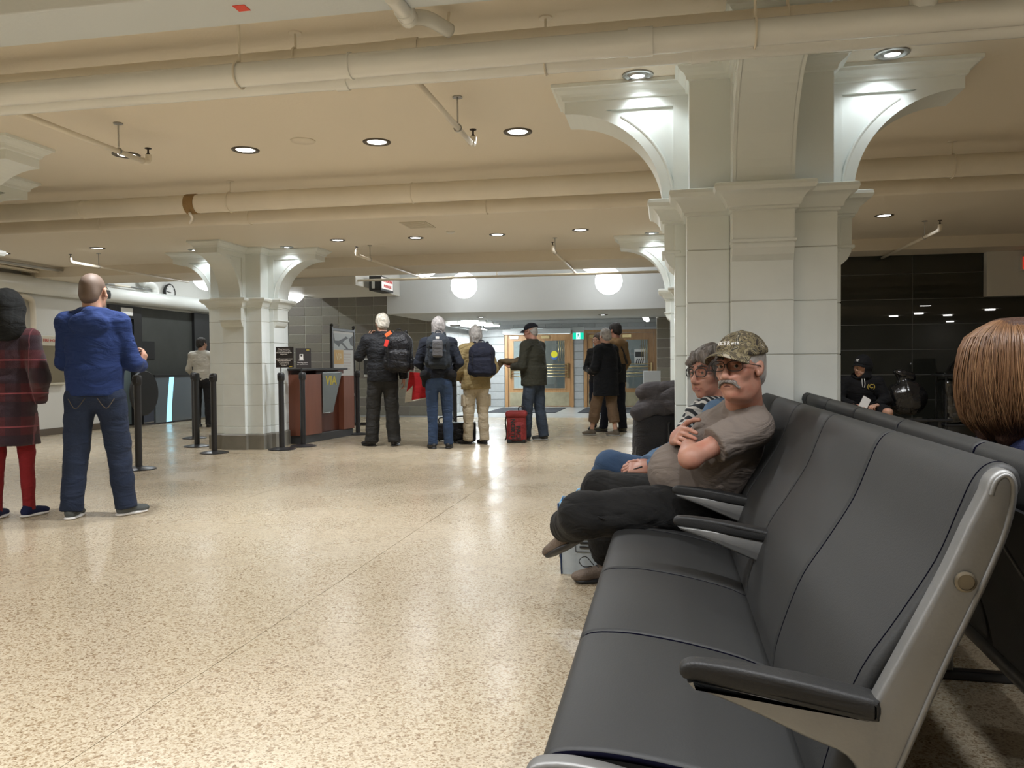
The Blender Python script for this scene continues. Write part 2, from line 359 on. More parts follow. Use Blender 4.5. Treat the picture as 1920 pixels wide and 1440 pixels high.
def block_wall(name, label, origin, u, nx, nz, bw, bh_, mats, n=(0, -1, 0), t=.010, gap=.012, skip=None, top=None, back=None):
    back = back or mat('light_joint', (.52, .50, .44), .9)
    """stack-bond masonry: u = direction along the wall, n = outward normal; blocks are parts."""
    u = Vector(u); n = Vector(n); o = Vector(origin); ht = top or nz * bh_
    c = [o, o + u * (nx * bw), o + u * (nx * bw) - n * .1, o - n * .1]
    mb = MB(); lo = [min(p[i] for p in c) for i in range(2)]; hi = [max(p[i] for p in c) for i in range(2)]
    mb.box(lo[0], hi[0], lo[1], hi[1], o.z, o.z + ht); w_ = mb.obj(name, back); S(w_, label, 'wall')
    me = {}
    for mi, m in enumerate(mats):
        q = MB(); a = Vector((0, 0, 0)) + u * (gap / 2); b = u * (bw - gap / 2) + n * t
        q.rbox(min(a.x, b.x), max(a.x, b.x), min(a.y, b.y), max(a.y, b.y), gap / 2, bh_ - gap / 2, .003, 1); me[mi] = q.mesh('block', m)
    for i in range(nx):
        for j in range(nz):
            if skip and skip(i, j): continue
            b = bpy.data.objects.new('block', me[random.randrange(len(mats))]); C.objects.link(b); b.parent = w_
            b.location = o + u * (i * bw) + Vector((0, 0, j * bh_)) + n * random.uniform(-.003, .001)
    return w_
block_wall('wall_blocks', 'stack-bonded umber glazed block wall behind the podium', (-8.3, 16.83, 0), (1, 0, 0), 9, 16, .4, .2, M_CMU, top=3.3)
block_wall('wall_blocks', 'short umber block wall between the passage and the far right column', (-.2, 16.83, 0), (1, 0, 0), 4, 11, .4, .2, M_CMU, top=3.3)
S(MB().box(-9.9, -8.3, 16.8, 16.9, 0, 3.3).obj('wall_end', M_GREYW), 'grey painted end wall of the ticket gate area', 'wall')
# passage
block_wall('wall_passage', 'pale grey block side wall of the passage under strip lights', (-4.7, 16.85, 0), (0, 1, 0), 9, 10, .4, .2, M_CMUL, n=(1, 0, 0), top=2.2)
S(MB().box(-.2, -.1, 16.85, 20.5, 0, 2.2).obj('wall_passage', M_GREYW), 'grey side wall of the passage behind the track lights', 'wall')
DY = 20.4
dw = MB().box(-4.7, -.1, DY, DY + .1, 2.02, 2.2).obj('wall_far', M_GREYW); S(dw, 'pale grey block wall around the oak doors', 'wall')
MB().box(-4.7, -4.09, DY + .005, DY + .1, 0, 2.03).obj('pier', M_GROUT, dw); MB().box(-2.31, -2.06, DY + .005, DY + .1, 0, 2.03).obj('pier', M_GROUT, dw)
MB().box(-.22, -.1, DY + .005, DY + .1, 0, 2.03).obj('pier', M_GROUT, dw)
for x0, x1 in ((-4.68, -4.10), (-2.31, -2.06)):
    for j in range(10):
        MB().rbox(x0, x1, DY - .025, DY + .02, j * .2 + .004, j * .2 + .196, .003, 1).obj('block', M_CMUL[j % 2], dw)
for i in range(11):
    MB().rbox(-4.68 + i * .416, -4.68 + i * .416 + .408, DY - .026, DY + .02, 2.004, 2.11, .003, 1).obj('block', M_CMUL[i % 2], dw)

# oak doors
def oak_leaf(parent, x0, x1, notice=0):
    w = x1 - x0; y0, y1 = DY - .02, DY + .03; s = .13; zt = 1.86
    lf = MB()
    lf.rbox(x0, x0 + s, y0, y1, .01, zt, .004); lf.rbox(x1 - s, x1, y0, y1, .01, zt, .004)
    lf.rbox(x0 + s, x1 - s, y0, y1, .01, .46, .004); lf.rbox(x0 + s, x1 - s, y0, y1, zt - .16, zt, .004)
    o = lf.obj('door_leaf', M_OAK, parent)
    MB().box(x0 + s, x1 - s, DY, DY + .01, .46, zt - .16).obj('pane', M_GLASS, o)
    MB().rbox(x0 + .03, x1 - .03, y0 - .006, y0, .03, .37, .002, 1).obj('kick_plate', M_KICK, o)
    mo = MB()
    for a, b, c, d in ((x0 + s, x1 - s, .45, .475), (x0 + s, x1 - s, zt - .175, zt - .15), (x0 + s - .012, x0 + s + .012, .45, zt - .15), (x1 - s - .012, x1 - s + .012, .45, zt - .15)):
        mo.rbox(a, b, y0 - .012, y0, c, d, .004, 1)
    mo.obj('moulding', M_OAK, o)
    for i in range(5):
        z = .78 + i * .075
        MB().tube([(x0 + .06, y0 - .05, z), (x1 - .06, y0 - .05, z)], .011, 8).obj('push_bar', M_BRASS, o, True)
    for x in (x0 + .06, x1 - .06): MB().rbox(x - .012, x + .012, y0 - .06, y0, .74, 1.12, .003, 1).obj('bar_bracket', M_BRASS, o)
    for i in range(4):
        x = x1 - s - .03 - i * .045
        MB().tube([(x, y0 - .015, 1.16), (x, y0 - .015, zt - .18)], .007, 6).obj('upright_rod', M_BRASS, o, True)
    MB().rbox(x0 + .05, x0 + .27, y0 - .03, y0, zt - .12, zt - .04, .004, 1).obj('door_closer', M_BRASS, o)
    return o
doors = []
for n, (x0, x1, lb) in enumerate(((-4.08, -2.31, 'left pair of glazed oak doors with brass push bars'), (-2.05, -.23, 'right pair of glazed oak doors with brass push bars'))):
    fr = MB(); fr.rbox(x0, x0 + .08, DY - .05, DY + .06, 0, 1.94, .004); fr.rbox(x1 - .08, x1, DY - .05, DY + .06, 0, 1.94, .004); fr.rbox(x0 + .08, x1 - .08, DY - .05, DY + .06, 1.87, 1.94, .004)
    d = fr.obj('door_%d' % (n + 1), M_OAK); S(d, lb, 'door'); doors.append(d)
    m = (x0 + x1) / 2
    oak_leaf(d, x0 + .085, m - .004); oak_leaf(d, m + .004, x1 - .085)
d = MB().rbox(-4.12, -2.36, DY - .14, DY - .055, 1.86, 1.99, .01).obj('door_operator', M_GREYW)
tag(d, 'pale grey automatic operator box over the left oak doors', 'door operator')
MB().box(-4.08, -2.4, DY - .12, DY - .07, 1.852, 1.861).obj('operator_strip', mat('op_light', (.8, .9, .9), emit=((.85, 1, 1), 1.5)), d)
# vestibule behind the doors
vb = MB().box(-5, 0.2, 23.4, 23.5, 0, 2.6).obj('wall_vestibule', M_GREYW); S(vb, 'dim vestibule wall seen through the door glass', 'wall')
S(MB().box(-5, 0.2, 20.6, 23.5, 2.5, 2.6).obj('ceiling', M_GREYW), 'vestibule ceiling seen through the door glass', 'ceiling')
S(MB().box(-5, 0.2, 21, 23.5, -.1, 0).obj('floor', M_CONC), 'vestibule floor seen through the door glass', 'floor')
day = mat('daylight_glow', (0.8, 0.85, 0.85), 0.5, emit=((0.85, 0.95, 0.95), 0.8))
S(MB().box(-4.5, -3.55, 23.3, 23.39, 0.05, 2.2).obj('daylight_panel', day), 'pale glowing panel added for daylight behind the left oak doors', 'window')  # added glowing panel standing in for daylight beyond the doors
M_TUBE = mat('tube_light', (1, 1, 1), 0.5, emit=((0.88, 0.96, 1.0), 22.0))
for i, x in enumerate((-2.9, -1.9, -.9)):  # lamps added to light the space behind the door glass
    t = thing('ceiling_light', 'slim added strip light in the vestibule beyond the %s' % ('left oak doors', 'block pier', 'right oak doors')[i], 'light', (x, 22, 2.44))
    MB().rbox(-.1, .1, -.4, .4, 0, .05, .006).obj('housing', M_WHITE, t); MB().box(-.07, .07, -.37, .37, -.006, -.001).obj('diffuser', M_TUBE, t)
# notices on glass
def round_notice():
    t = thing('round_notice', 'round yellow sticker over a blue one on door glass', 'sticker', (-2.8, DY - .045, 1.32))
    o = MB().lathe([(.085, -.002), (.085, .002)], 24).obj('yellow_disc', mat('yellow_print', (0.75, 0.68, 0.02), .5), t); o.rotation_euler = (PI / 2, 0, 0); o.location = (0, -.003, .02)
    o = MB().lathe([(.075, -.002), (.075, .002)], 24).obj('blue_disc', mat('blue_print', (0.05, 0.15, 0.5), .5), t); o.rotation_euler = (PI / 2, 0, 0); o.location = (0, 0.002, -.045)
round_notice()
t = thing('paper_notice', 'white notice with dark printed picture on right door glass', 'notice', (-.66, DY - .03, 1.25))
MB().box(-.13, .13, -.003, .003, -.19, .19).obj('sheet', M_PAPER, t)
q = MB(); q.box(-.11, .11, -.005, -.003, .0, .13); q.obj('picture', M_BLACK, t)
q = MB()
for i in range(4): q.prism([(-.10 + i * .05, -.16), (-.07 + i * .05, -.16), (-.04 + i * .05, -.04), (-.07 + i * .05, -.04)], 'y', -.005, -.003)
q.obj('slanted_bars', M_BLACK, t)
# exit sign
t = thing('exit_sign', 'lit green running man exit sign on the block pier', 'exit sign', (-2.185, DY - .03, 1.84))
MB().rbox(-.15, .15, -.05, 0, -.14, .18, .005).obj('housing', M_GREYW, t)
MB().box(-.135, .135, -.055, -.05, -.125, .035).obj('green_panel', mat('exit_green', (0, .35, .22), emit=((0.0, 0.62, 0.38), 0.9)), t)
MB().box(-.05, .05, -.057, -.055, -.125, .035).obj('door_symbol', mat('exit_pale', (.6, .95, .9), emit=((0.6, 1, 0.95), 1.2)), t)
q = MB(); g = [(-.0, .01), (.012, .022)]
q.tube([(.0, -.059, .005), (.0, -.059, -.04)], .011, 6); q.tube([(.0, -.059, -.04), (-.03, -.059, -.09), (-.04, -.059, -.11)], .007, 6); q.tube([(0, -.059, -.04), (.03, -.059, -.08), (.035, -.059, -.11)], .007, 6)
q.tube([(-.03, -.059, -.03), (0, -.059, -.005), (.03, -.059, -.03)], .006, 6); q.lathe([(.001, .008), (.01, .018), (.001, .028)], 10, (0.006, -.059, .0), False)
q.obj('running_figure', mat('exit_dark', (0, .2, .16), emit=((0, .25, .2), .5)), t)
q = MB()
for i in range(5): q.box(-.12 + i * .05, -.09 + i * .05, -.053, -.05, .08, .13)
q.obj('upper_plate_marks', M_GREYW, t)

# left wall
wl = MB().box(-10.0, -9.9, -12.2, 12.95, 0, HC); wl.box(-10, -9.9, 12.95, 16.8, 2.24, 3.3); wl.box(-10, -9.9, 16.3, 16.8, 0, 2.24)
wl = wl.obj('wall_left', M_WHITE); S(wl, 'white painted left wall under the long pipe', 'wall')
S(MB().rbox(-9.9, -9.88, -12, 12.9, 0, .11, .004).obj('baseboard_left', mat('brown_base', (0.12, .095, .07), .5)), 'brown baseboard along the white left wall', 'baseboard')
# gate recess: dark frames, dark wall, glossy lower panel
dg = MB().rbox(-9.98, -9.84, 12.95, 13.12, 0, 2.24, .004); dg.rbox(-9.98, -9.84, 13.62, 13.86, 0, 2.24, .004); dg.rbox(-9.98, -9.84, 13.12, 13.62, 2.0, 2.24, .004)
dg = dg.obj('door_3', M_BLACKM); S(dg, 'black framed glazed door in the left wall', 'door')
MB().box(-9.94, -9.93, 13.12, 13.62, .02, 2.0).obj('pane', mat('dusky_glass', (.16, .20, .20), .15), dg)
MB().rbox(-9.84, -9.83, 13.25, 13.58, 2.06, 2.2, .002, 1).obj('door_plate', M_PAPER, dg)
dwl = MB().box(-9.97, -9.9, 13.86, 15.6, .93, 2.24).obj('wall_gate', M_DGREY); S(dwl, 'dark grey wall panel above the glossy steel gate', 'wall panel')
MB().rbox(-9.9, -9.885, 13.9, 14.3, 1.25, 1.6, .003, 1).obj('notice_board', M_BLACK, dwl)
gp = thing('glass_partition', 'grey-blue glossy partition with black rail and glowing blue streak', 'partition', (-9.6, 14.7, 0))
MB().box(-.02, .02, -.85, .85, .03, .9).obj('panel', mat('bluegrey_gloss', (0.13, .155, .18), .18, coat=.3), gp)
MB().rbox(-.03, .03, -.87, .87, .9, .95, .004).obj('rail', M_BLACKM, gp)
sl = [(-.52, .03), (-.36, .03), (-.34, .35), (-.25, .9), (-.40, .9), (-.48, .4)]
MB().prism(sl, 'x', .021, .024).obj('blue_streak', mat('blue_glow', (.3, .7, .9), emit=((0.35, 0.75, 0.95), 1.1)), gp)  # emissive blue streak laid on the panel face
q = MB().lathe([(.001, -.02), (.40, -.02), (.42, 0), (.40, .02), (.001, .02)], 32); o = q.obj('round_black_top', M_BLACK, gp, 40); o.rotation_euler = (0, PI / 2, 0); o.location = (.1, -1.3, .62)
S(MB().rbox(-9.98, -9.84, 15.6, 16.3, 0, 2.24, .004).obj('door_4', M_BLACKM), 'black service door frame beside the hanging belt loops', 'door')
q = MB()
for i in range(3):
    r = .26 + i * .025
    q.tube([(-9.80 - .01 * i, 15.75 + .16 * math.cos(a) * (1 + i * .12), .78 + r * math.sin(a) * 1.15) for a in [2 * PI * k / 24 for k in range(25)]], .014, 6)
q.tube([(-9.845, 15.75, 1.12), (-9.77, 15.75, 1.12), (-9.76, 15.75, 1.15)], .012, 6)
tag(q.obj('belt_loops', M_BLACK, None, True), 'hanging coil of black barrier belts beside the service door', 'belts')
# fire cabinet
t = thing('fire_cabinet', 'cream framed wall cabinet with a tan door on the left wall', 'cabinet', (-9.9, 11.5, 1.22))
MB().rbox(0, .07, -.35, .35, -.4, .4, .006).obj('frame', mat('cream_enamel', (.6, .56, .45), .4), t)
MB().rbox(.07, .078, -.29, .29, -.36, .24, .003, 1).obj('glass_door', mat('tan_glass', (.22, .19, .13), .12), t)
text('FIRE HOSE', .07, M_RED, t, (.073, 0, .32), (PI / 2, 0, PI / 2))
# clock
t = thing('wall_clock', 'round black rimmed wall clock on the left wall above the pipe', 'clock', (-9.86, 14.75, 2.60))
q = MB().lathe([(.001, 0), (.17, 0), (.175, .03), (.165, .045), (.15, .045), (.15, .03), (.001, .03)], 40).obj('rim', M_BLACK, t, 40); q.rotation_euler = (0, PI / 2, 0)
q = MB().lathe([(.001, 0), (.15, 0), (.15, .004), (.001, .004)], 40).obj('dial', M_PAPER, t); q.rotation_euler = (0, PI / 2, 0); q.location = (.031, 0, 0)
for nm, a, l in (('hour_hand', PI * 1.5, .08), ('minute_hand', PI * 1.47, .12)):
    q = MB().box(-.002, .002, -.006, .006, -.02, l).obj(nm, M_BLACK, t); q.location = (.04, 0, 0); q.rotation_euler = (a + PI, 0, 0)
for i in range(12):
    a = i * PI / 6; text(str(12 - (i + 11) % 12 if 0 else (i or 12)), .03, M_BLACK, t, (.037, math.sin(a) * .125 * 1, math.cos(a) * .125), (PI / 2, 0, PI / 2), name='numeral')

# right dark panel wall
PY = 11.57
M_PAN = mat('dark_glazed_panel', (0.030, 0.032, 0.027), 0.0, noise=(2, 0.1), spec=0.6)
dp = MB().box(.85, 12.2, PY + .002, PY + .12, 0, 2.52).obj('wall_panelled', mat('pale_joint', (.16, .16, .15), .8)); S(dp, 'glossy charcoal panelled wall reflecting the ceiling lights', 'wall')
zs = [0, .24, .575, .91, 1.245, 1.58, 1.915, 2.25, 2.5]; px_ = [.85, 3.21, 5.5, 7.8, 10.1, 12.2]
for i in range(5):
    for j in range(8):
        MB().rbox(px_[i] + .003, px_[i + 1] - .003, PY, PY + .022, zs[j] + .004, zs[j + 1] - .004, .0015, 1).obj('panel', M_PAN, dp)
wb = MB().rbox(4.07, 8.5, PY - .12, PY, 1.92, 2.5, .006).obj('wall_box', M_WHITE); S(wb, 'white boxed panel high on the dark wall beside a red sign', 'box')
t = thing('exit_sign', 'small red exit sign on the white box at the right edge', 'exit sign', (4.62, PY - .16, 2.33))
MB().rbox(-.18, .18, -.04, .04, -.1, .1, .006).obj('housing', M_WHITE, t); MB().box(-.16, .16, -.043, -.04, -.08, .08).obj('red_panel', mat('exit_red', (.5, .03, .02), emit=((.8, .05, .03), .5)), t)
S(MB().box(1.6, 2.0, 12.05, 16.9, 0, 3.3).obj('wall_side', M_GREYW), 'grey side wall behind the far right column', 'wall')

# ---------------------------------------------------------------- columns
def plus(a, b, c):
    q = []
    for k in range(4):
        for x, y in ((c, -b), (c, b), (a, b), (a, a), (b, a)):
            for _ in range(k): x, y = -y, x
            q.append((x, y))
    return q
def plus_sweep(prof, a, b, c):
    mb = MB(); R = [[(x, y, z) for x, y in plus(a + o, b + o, c + o)] for z, o in prof]; n = len(R[0])
    v = [p for r in R for p in r]; f = []
    for i in range(len(R) - 1):
        for j in range(n): f.append((i * n + j, i * n + (j + 1) % n, (i + 1) * n + (j + 1) % n, (i + 1) * n + j))
    f += [tuple(reversed(range(n))), tuple(range((len(R) - 1) * n, len(R) * n))]
    return mb.add(v, f)
A_, B_, P_ = .375, .155, .435
courses = [.305, .58, .855, 1.13, 1.405, 1.68, 1.87]
blk = {}
for j in range(len(courses)):
    z0 = .205 if j == 0 else courses[j - 1]; z1 = courses[j]
    blk['c', j] = MB().rbox(B_ + .0015, A_, B_ + .0015, A_, z0 + .0015, z1 - .0015, .004, 2).mesh('block', M_COL)
    blk['p', j] = MB().rbox(-B_, B_, A_ - .12, P_, z0 + .0015, z1 - .0015, .005, 2).mesh('block', M_COL)
base_me = plus_sweep([(0, .02), (.19, .02), (.205, .008), (.205, 0)], A_, B_, P_).mesh('base', M_BASE)
core_me = plus_sweep([(.2, -.006), (1.9, -.006)], A_, B_, P_).mesh('core', mat('column_joint', (.50, .49, .45), .7))
cap_me = plus_sweep([(1.855, 0), (1.86, .012), (1.872, .012), (1.876, .022), (1.90, .03), (1.925, .048), (1.94, .066), (1.945, .082), (1.965, .09), (1.982, .086), (1.988, .07), (1.99, .0)], A_, B_, .49).mesh('capital', M_COLP)
cap_me.polygons.foreach_set('use_smooth', [True] * len(cap_me.polygons)); cap_me.set_sharp_from_angle(angle=.6)
corb = [(.37, 1.60), (.41, 1.60), (.44, 1.61), (.467, 1.635), (.485, 1.67), (.49, 1.70), (.49, 1.86), (.37, 1.86)]
corb_me = MB().prism(corb, 'y', -.15, .15).mesh('corbel', M_COLP)
lip = MB().rbox(.40, .505, -.16, .16, 1.695, 1.712, .005).mesh('corbel_lip', M_COLP)
shaft_me = MB().rbox(-.36, .36, -.36, .36, 1.985, 2.649, .004).mesh('upper_shaft', M_COLP)
E0 = [(1.04 - .54 * math.cos(t), 1.985 + .515 * math.sin(t)) for t in [PI / 2 * i / 20 for i in range(21)]]
E1 = [(1.04 - .60 * math.cos(t), min(2.51, 1.985 + .57 * math.sin(t))) for t in [PI / 2 * i / 20 for i in range(21)]]
ab = MB()
for i in range(20): ab.prism([E0[i], E0[i + 1], (E0[i + 1][0], 2.575), (E0[i][0], 2.575)], 'y', -.133, .133)
ab.box(.3, .5, -.133, .133, 1.985, 2.575)
for s in (-1, 1):
    y0, y1 = (.13, .15) if s > 0 else (-.15, -.13)
    for i in range(20):
        ab.prism([E0[i], E0[i + 1], E1[i + 1], E1[i]], 'y', y0, y1)
    ab.prism([(.3, 1.985), (.44, 1.985), (.44, 2.51), (.3, 2.51)], 'y', y0, y1)
    ab.prism([(.3, 2.51), (1.04, 2.51), (1.04, 2.575), (.3, 2.575)], 'y', y0, y1)
    ab.tube([(p[0], s * .146, p[1]) for p in E1[:14]], .010, 8)
br_me = ab.mesh('bracket', M_COLP)
cor_me = plus_sweep([(2.565, .0), (2.57, .014), (2.588, .018), (2.60, .028), (2.615, .05), (2.628, .058), (2.63, .07), (2.6495, .07)], .36, .15, 1.04).mesh('cornice', M_COLP)
def column(x, y, label):
    t = thing('column', label, 'column', (x, y, 0), 0, 'plaster and block columns of the hall'); t['kind'] = 'thing'
    for nm, me in (('base', base_me), ('core', core_me), ('capital', cap_me), ('upper_shaft', shaft_me), ('cornice', cor_me)): link(nm, me, None, t)
    for k in range(4):
        for nm, me in (('corbel', corb_me), ('corbel_lip', lip), ('bracket', br_me)):
            o = link(nm, me, None, t); o.rotation_euler = (0, 0, k * PI / 2)
        for j in range(len(courses)):
            for c in 'cp':
                o = link('block', blk[c, j], None, t); o.rotation_euler = (0, 0, k * PI / 2)
    return t
column(.48, 4.73, 'large white column right behind the seated couple')
column(-5.58, 10.16, 'cream column with arched brackets beside the podium')
column(.48, 10.16, 'far column mostly hidden behind the large white column')
column(-5.39, 4.87, 'column at the left edge showing only its bracket ends')

# ---------------------------------------------------------------- downlights
M_TRIM = mat('bronze_trim', (0.10, 0.085, 0.065), 0.35, 0.6)
M_LENS_L = mat('downlight_lens', (1, 1, 1), .5, emit=((1.0, 0.97, 0.92), 9.0))
M_LENS_C = mat('spot_lens', (1, 1, 1), .5, emit=((0.92, 0.97, 1.0), 12.0))
M_SILV = mat('satin_trim', (.35, .35, .34), .3, .8)
trim_me = MB().lathe([(.098, 0), (.096, -.006), (.085, -.009), (.072, -.006), (.066, .0), (.062, .03)], 32, caps=False).mesh('trim_ring', M_TRIM)
lens_me = MB().lathe([(.001, -.001), (.066, -.001), (.066, .004), (.001, .004)], 24).mesh('lens', M_LENS_L)
for me in (trim_me,): me.polygons.foreach_set('use_smooth', [True] * len(me.polygons))
strim = MB().lathe([(.085, 0), (.083, -.007), (.07, -.009), (.06, -.004), (.055, -.001), (.04, -.012), (.036, -.004)], 32, caps=False).mesh('gimbal_ring', M_SILV)
slens = MB().lathe([(.001, -.006), (.037, -.006), (.037, .002), (.001, .002)], 24).mesh('lens', M_LENS_C)
def downlight(x, y, label, group='recessed downlights in the cream ceiling', e=1.0):
    t = thing('downlight', label, 'downlight', (x, y, HC), 0, group)
    link('trim_ring', trim_me, None, t); link('lens', lens_me, None, t)
    l = bpy.data.lights.new('lamp', 'AREA'); l.shape = 'DISK'; l.size = .11; l.energy = DOWN_W * e; l.color = WARM; l.spread = math.radians(150)
    o = bpy.data.objects.new('lamp', l); C.objects.link(o); o.parent = t; o.location = (0, 0, -.012)
    return t
def arealamp(parent, loc, e, size=(.3, .1), col=COOL, rot=(0, 0, 0)):
    l = bpy.data.lights.new('lamp', 'AREA'); l.shape = 'RECTANGLE'; l.size, l.size_y = size; l.energy = e; l.color = col
    o = bpy.data.objects.new('lamp', l); C.objects.link(o); o.parent = parent; o.location = loc; o.rotation_euler = rot; return o
for x, y in ((-8.6, 13.6), (-6.9, 15.4), (-4.2, 15.3) if 0 else (-8.6, 15.6)):  # unseen lamps added to brighten the far block wall
    t = thing('downlight', 'added unseen downlight in the higher ceiling over the %s of the ticket gate area' % ('side' if x > -7 else 'front' if y < 14 else 'back'), 'downlight', (x, y, 3.3), 0, 'added downlights over the ticket gate')
    link('trim_ring', trim_me, None, t); link('lens', slens, None, t); arealamp(t, (0, 0, -.02), 28, (.12, .12))
for x, y in ((-3.6, 15.6), (-1.2, 15.6)):  # lamps added for more light in the passage
    t = thing('downlight', 'added downlight under the grey bulkhead near the %s oak doors' % ('left' if x < -2 else 'right'), 'downlight', (x, y, 2.033), 0, 'added downlights under the grey bulkhead')
    link('trim_ring', trim_me, None, t); link('lens', slens, None, t); arealamp(t, (0, 0, -.02), 14, (.12, .12))
def colspot(x, y, tx, ty, label, e=1.0):
    t = thing('spotlight', label, 'spotlight', (x, y, HC), 0, 'cool spotlights set beside the columns')
    link('gimbal_ring', strim, None, t); link('lens', slens, None, t)
    l = bpy.data.lights.new('lamp', 'SPOT'); l.spot_size = math.radians(105); l.spot_blend = .6; l.energy = SPOT_W * e; l.color = COOL; l.shadow_soft_size = .03
    o = bpy.data.objects.new('lamp', l); C.objects.link(o); o.parent = t; o.location = (0, 0, -.03)
    o.rotation_euler = Vector((tx, ty, -1)).to_track_quat('-Z', 'Y').to_euler()
dl = [(-3.88, 5.32, 'downlight behind the sprinkler pipe end, leftmost of the near row'), (-2.97, 5.39, 'downlight in the near row, left of the blank ceiling plate'),
      (-1.98, 5.40, 'downlight in the near row, right of the blank ceiling plate'), (-.975, 5.37, 'downlight in the near row beside the big column bracket'),
      (-8.81, 9.47, 'downlight at the left edge of the far row'), (-7.27, 9.35, 'downlight in the far row above the bald man in blue'),
      (-4.0, 9.47, 'downlight in the far row just right of the podium column'), (-3.01, 9.53, 'downlight in the far row right under the square ceiling vent'),
      (-1.99, 9.53, 'downlight in the far row near the small ceiling disc'), (-.98, 9.43, 'downlight in the far row above the far right sprinkler'),
      (2.29, 9.28, 'downlight in the right bay before the charcoal wall')]
for x, y, lb in dl: downlight(x, y, lb)
drum = MB().lathe([(.001, -.045), (.135, -.045), (.14, -.04), (.14, -.004), (.001, -.004)], 28).mesh('diffuser', mat('drum_glow', (1, 1, 1), emit=((1, .98, .95), 22)))
for x, y in ((8.35, 1.4), (7.0, -.9), (9.6, -3.6), (8.0, -5.0), (9.3, -6.4), (7.6, -6.4), (10.9, -11.2)):
    t = thing('drum_light', ORD[[8.35, 7.0, 9.6, 8.0, 9.3, 7.6, 10.9].index(x)] + ' drum light of the rear hall mirrored in the charcoal wall', 'ceiling light', (x, y, HC), 0, 'lights mirrored in the charcoal wall')
    link('diffuser', drum, None, t); MB().lathe([(.15, -.004), (.15, 0)], 28).obj('base_ring', M_TRIM, t)
for x in range(-6, 5): downlight(x, 1.3, ORD[x + 6] + ' downlight from the left in the unseen row over the near seats', 'downlights over the near seats', 1.0)
for x in (-7, -5, -3, -1, 1, 3): downlight(x, -2.8, ORD[(x + 7) // 2] + ' downlight from the left in the unseen rear row', 'downlights of the rear hall', 1.6)
colspot(-.148, 4.46, .15, .35, 'cool spotlight left of the large white column'); colspot(1.127, 4.42, -.15, .35, 'cool spotlight right of the large white column')
colspot(-6.156, 9.80, .15, .35, 'cool spotlight left of the podium column'); colspot(-4.87, 9.86, -.15, .35, 'cool spotlight right of the podium column')
colspot(-.17, 9.86, .15, .35, 'cool spotlight beside the far hidden column')

# globes beyond the beam
M_GLOBE = mat('opal_globe', (1, 1, 1), .4, emit=((0.93, 0.97, 1.0), GLOBE_E))
sph = MB().lathe([(max(.001, .225 * math.sin(PI * i / 20)), -.225 * math.cos(PI * i / 20)) for i in range(21)], 32, caps=False).mesh('globe', M_GLOBE)
sph.polygons.foreach_set('use_smooth', [True] * len(sph.polygons))
for x, y, z, lb in ((-3.41, 13.5, 2.455, 'round opal globe lamp above the two grey haired women'), (-.94, 13.5, 2.46, 'round opal globe lamp above the group at the doors'), (-6.58, 13.5, 2.44, 'opal globe lamp peeking from the right of the podium column'),
                    (-3.73, 12.35, 2.72, 'opal globe lamp cut by the beam, left one'), (-1.09, 12.35, 2.70, 'opal globe lamp cut by the beam, touching the full globe'), (-7.55, 12.35, 2.60, 'opal globe lamp peeking from the left of the podium column')):
    t = thing('globe_lamp', lb, 'globe lamp', (x, y, z), 0, 'opal globe lamps beyond the beam')
    link('globe', sph, None, t); MB().tube([(0, 0, .22), (0, 0, 3.3 - z)], .012, 8).obj('stem', M_STEEL, t, True); MB().lathe([(.06, .2), (.05, .26), (.02, .28)], 16).obj('collar', M_STEEL, t, 40)

# passage lights
for i, y in enumerate((17.3, 18.0, 18.8, 19.6)):
    t = thing('strip_light', 'pair of strip lights over the passage wall, %s from the block wall' % ('first', 'second', 'third', 'fourth')[i], 'strip light', (-4.25, y, 2.06), 0, 'strip lights along the passage wall')
    MB().rbox(-.2, .2, -.10, .10, 0, .05, .005).obj('housing', M_WHITE, t)
    for s in (-.055, .055): MB().tube([(-.18, s, -.012), (.18, s, -.012)], .016, 8).obj('tube', M_TUBE, t, True)
    MB().tube([(0, 0, .05), (0, 0, .14)], .008, 6).obj('hanger', M_STEEL, t)
    arealamp(t, (0, 0, -.035), 30, (.36, .14))
t = thing('cable_tray', 'long shiny tray below the passage strip lights', 'tray', (-4.5, 18.4, 1.93))
MB().rbox(-.12, .12, -1.4, 1.4, 0, .03, .004).obj('tray', M_STEEL, t)
for y in (-1.2, 0, 1.2): MB().tube([(0, y, .03), (0, y, .27)], .006, 6).obj('hanger', M_STEEL, t)
MB().box(-.08, -.04, -1.3, 1.3, .031, .04).obj('glow_tube', M_TUBE, t)
tr = thing('track_light', 'track of small bright spot heads at the right of the passage', 'track light', (-.42, 18.3, 2.17))
MB().rbox(-.02, .02, -1.3, 1.3, 0, .03, .003).obj('track', M_STEEL, tr)
for i in range(7):
    y = -1.2 + i * .38; hd = MB().lathe([(.02, .0), (.045, -.06), (.05, -.1)], 14).obj('spot_head', M_BLACKM, tr, 40); hd.location = (-.03 - .03 * (i % 2), y, -.0); hd.rotation_euler = (-.95, 0, .1)
    g = MB().lathe([(.001, -.108), (.047, -.108), (.047, -.1), (.001, -.1)], 14).obj('spot_lens', mat('small_spot_glow', (1, 1, 1), emit=((.95, .98, 1), 20)), hd)
    if i % 2 == 0: arealamp(hd, (0, 0, -.112), 10, (.06, .06))
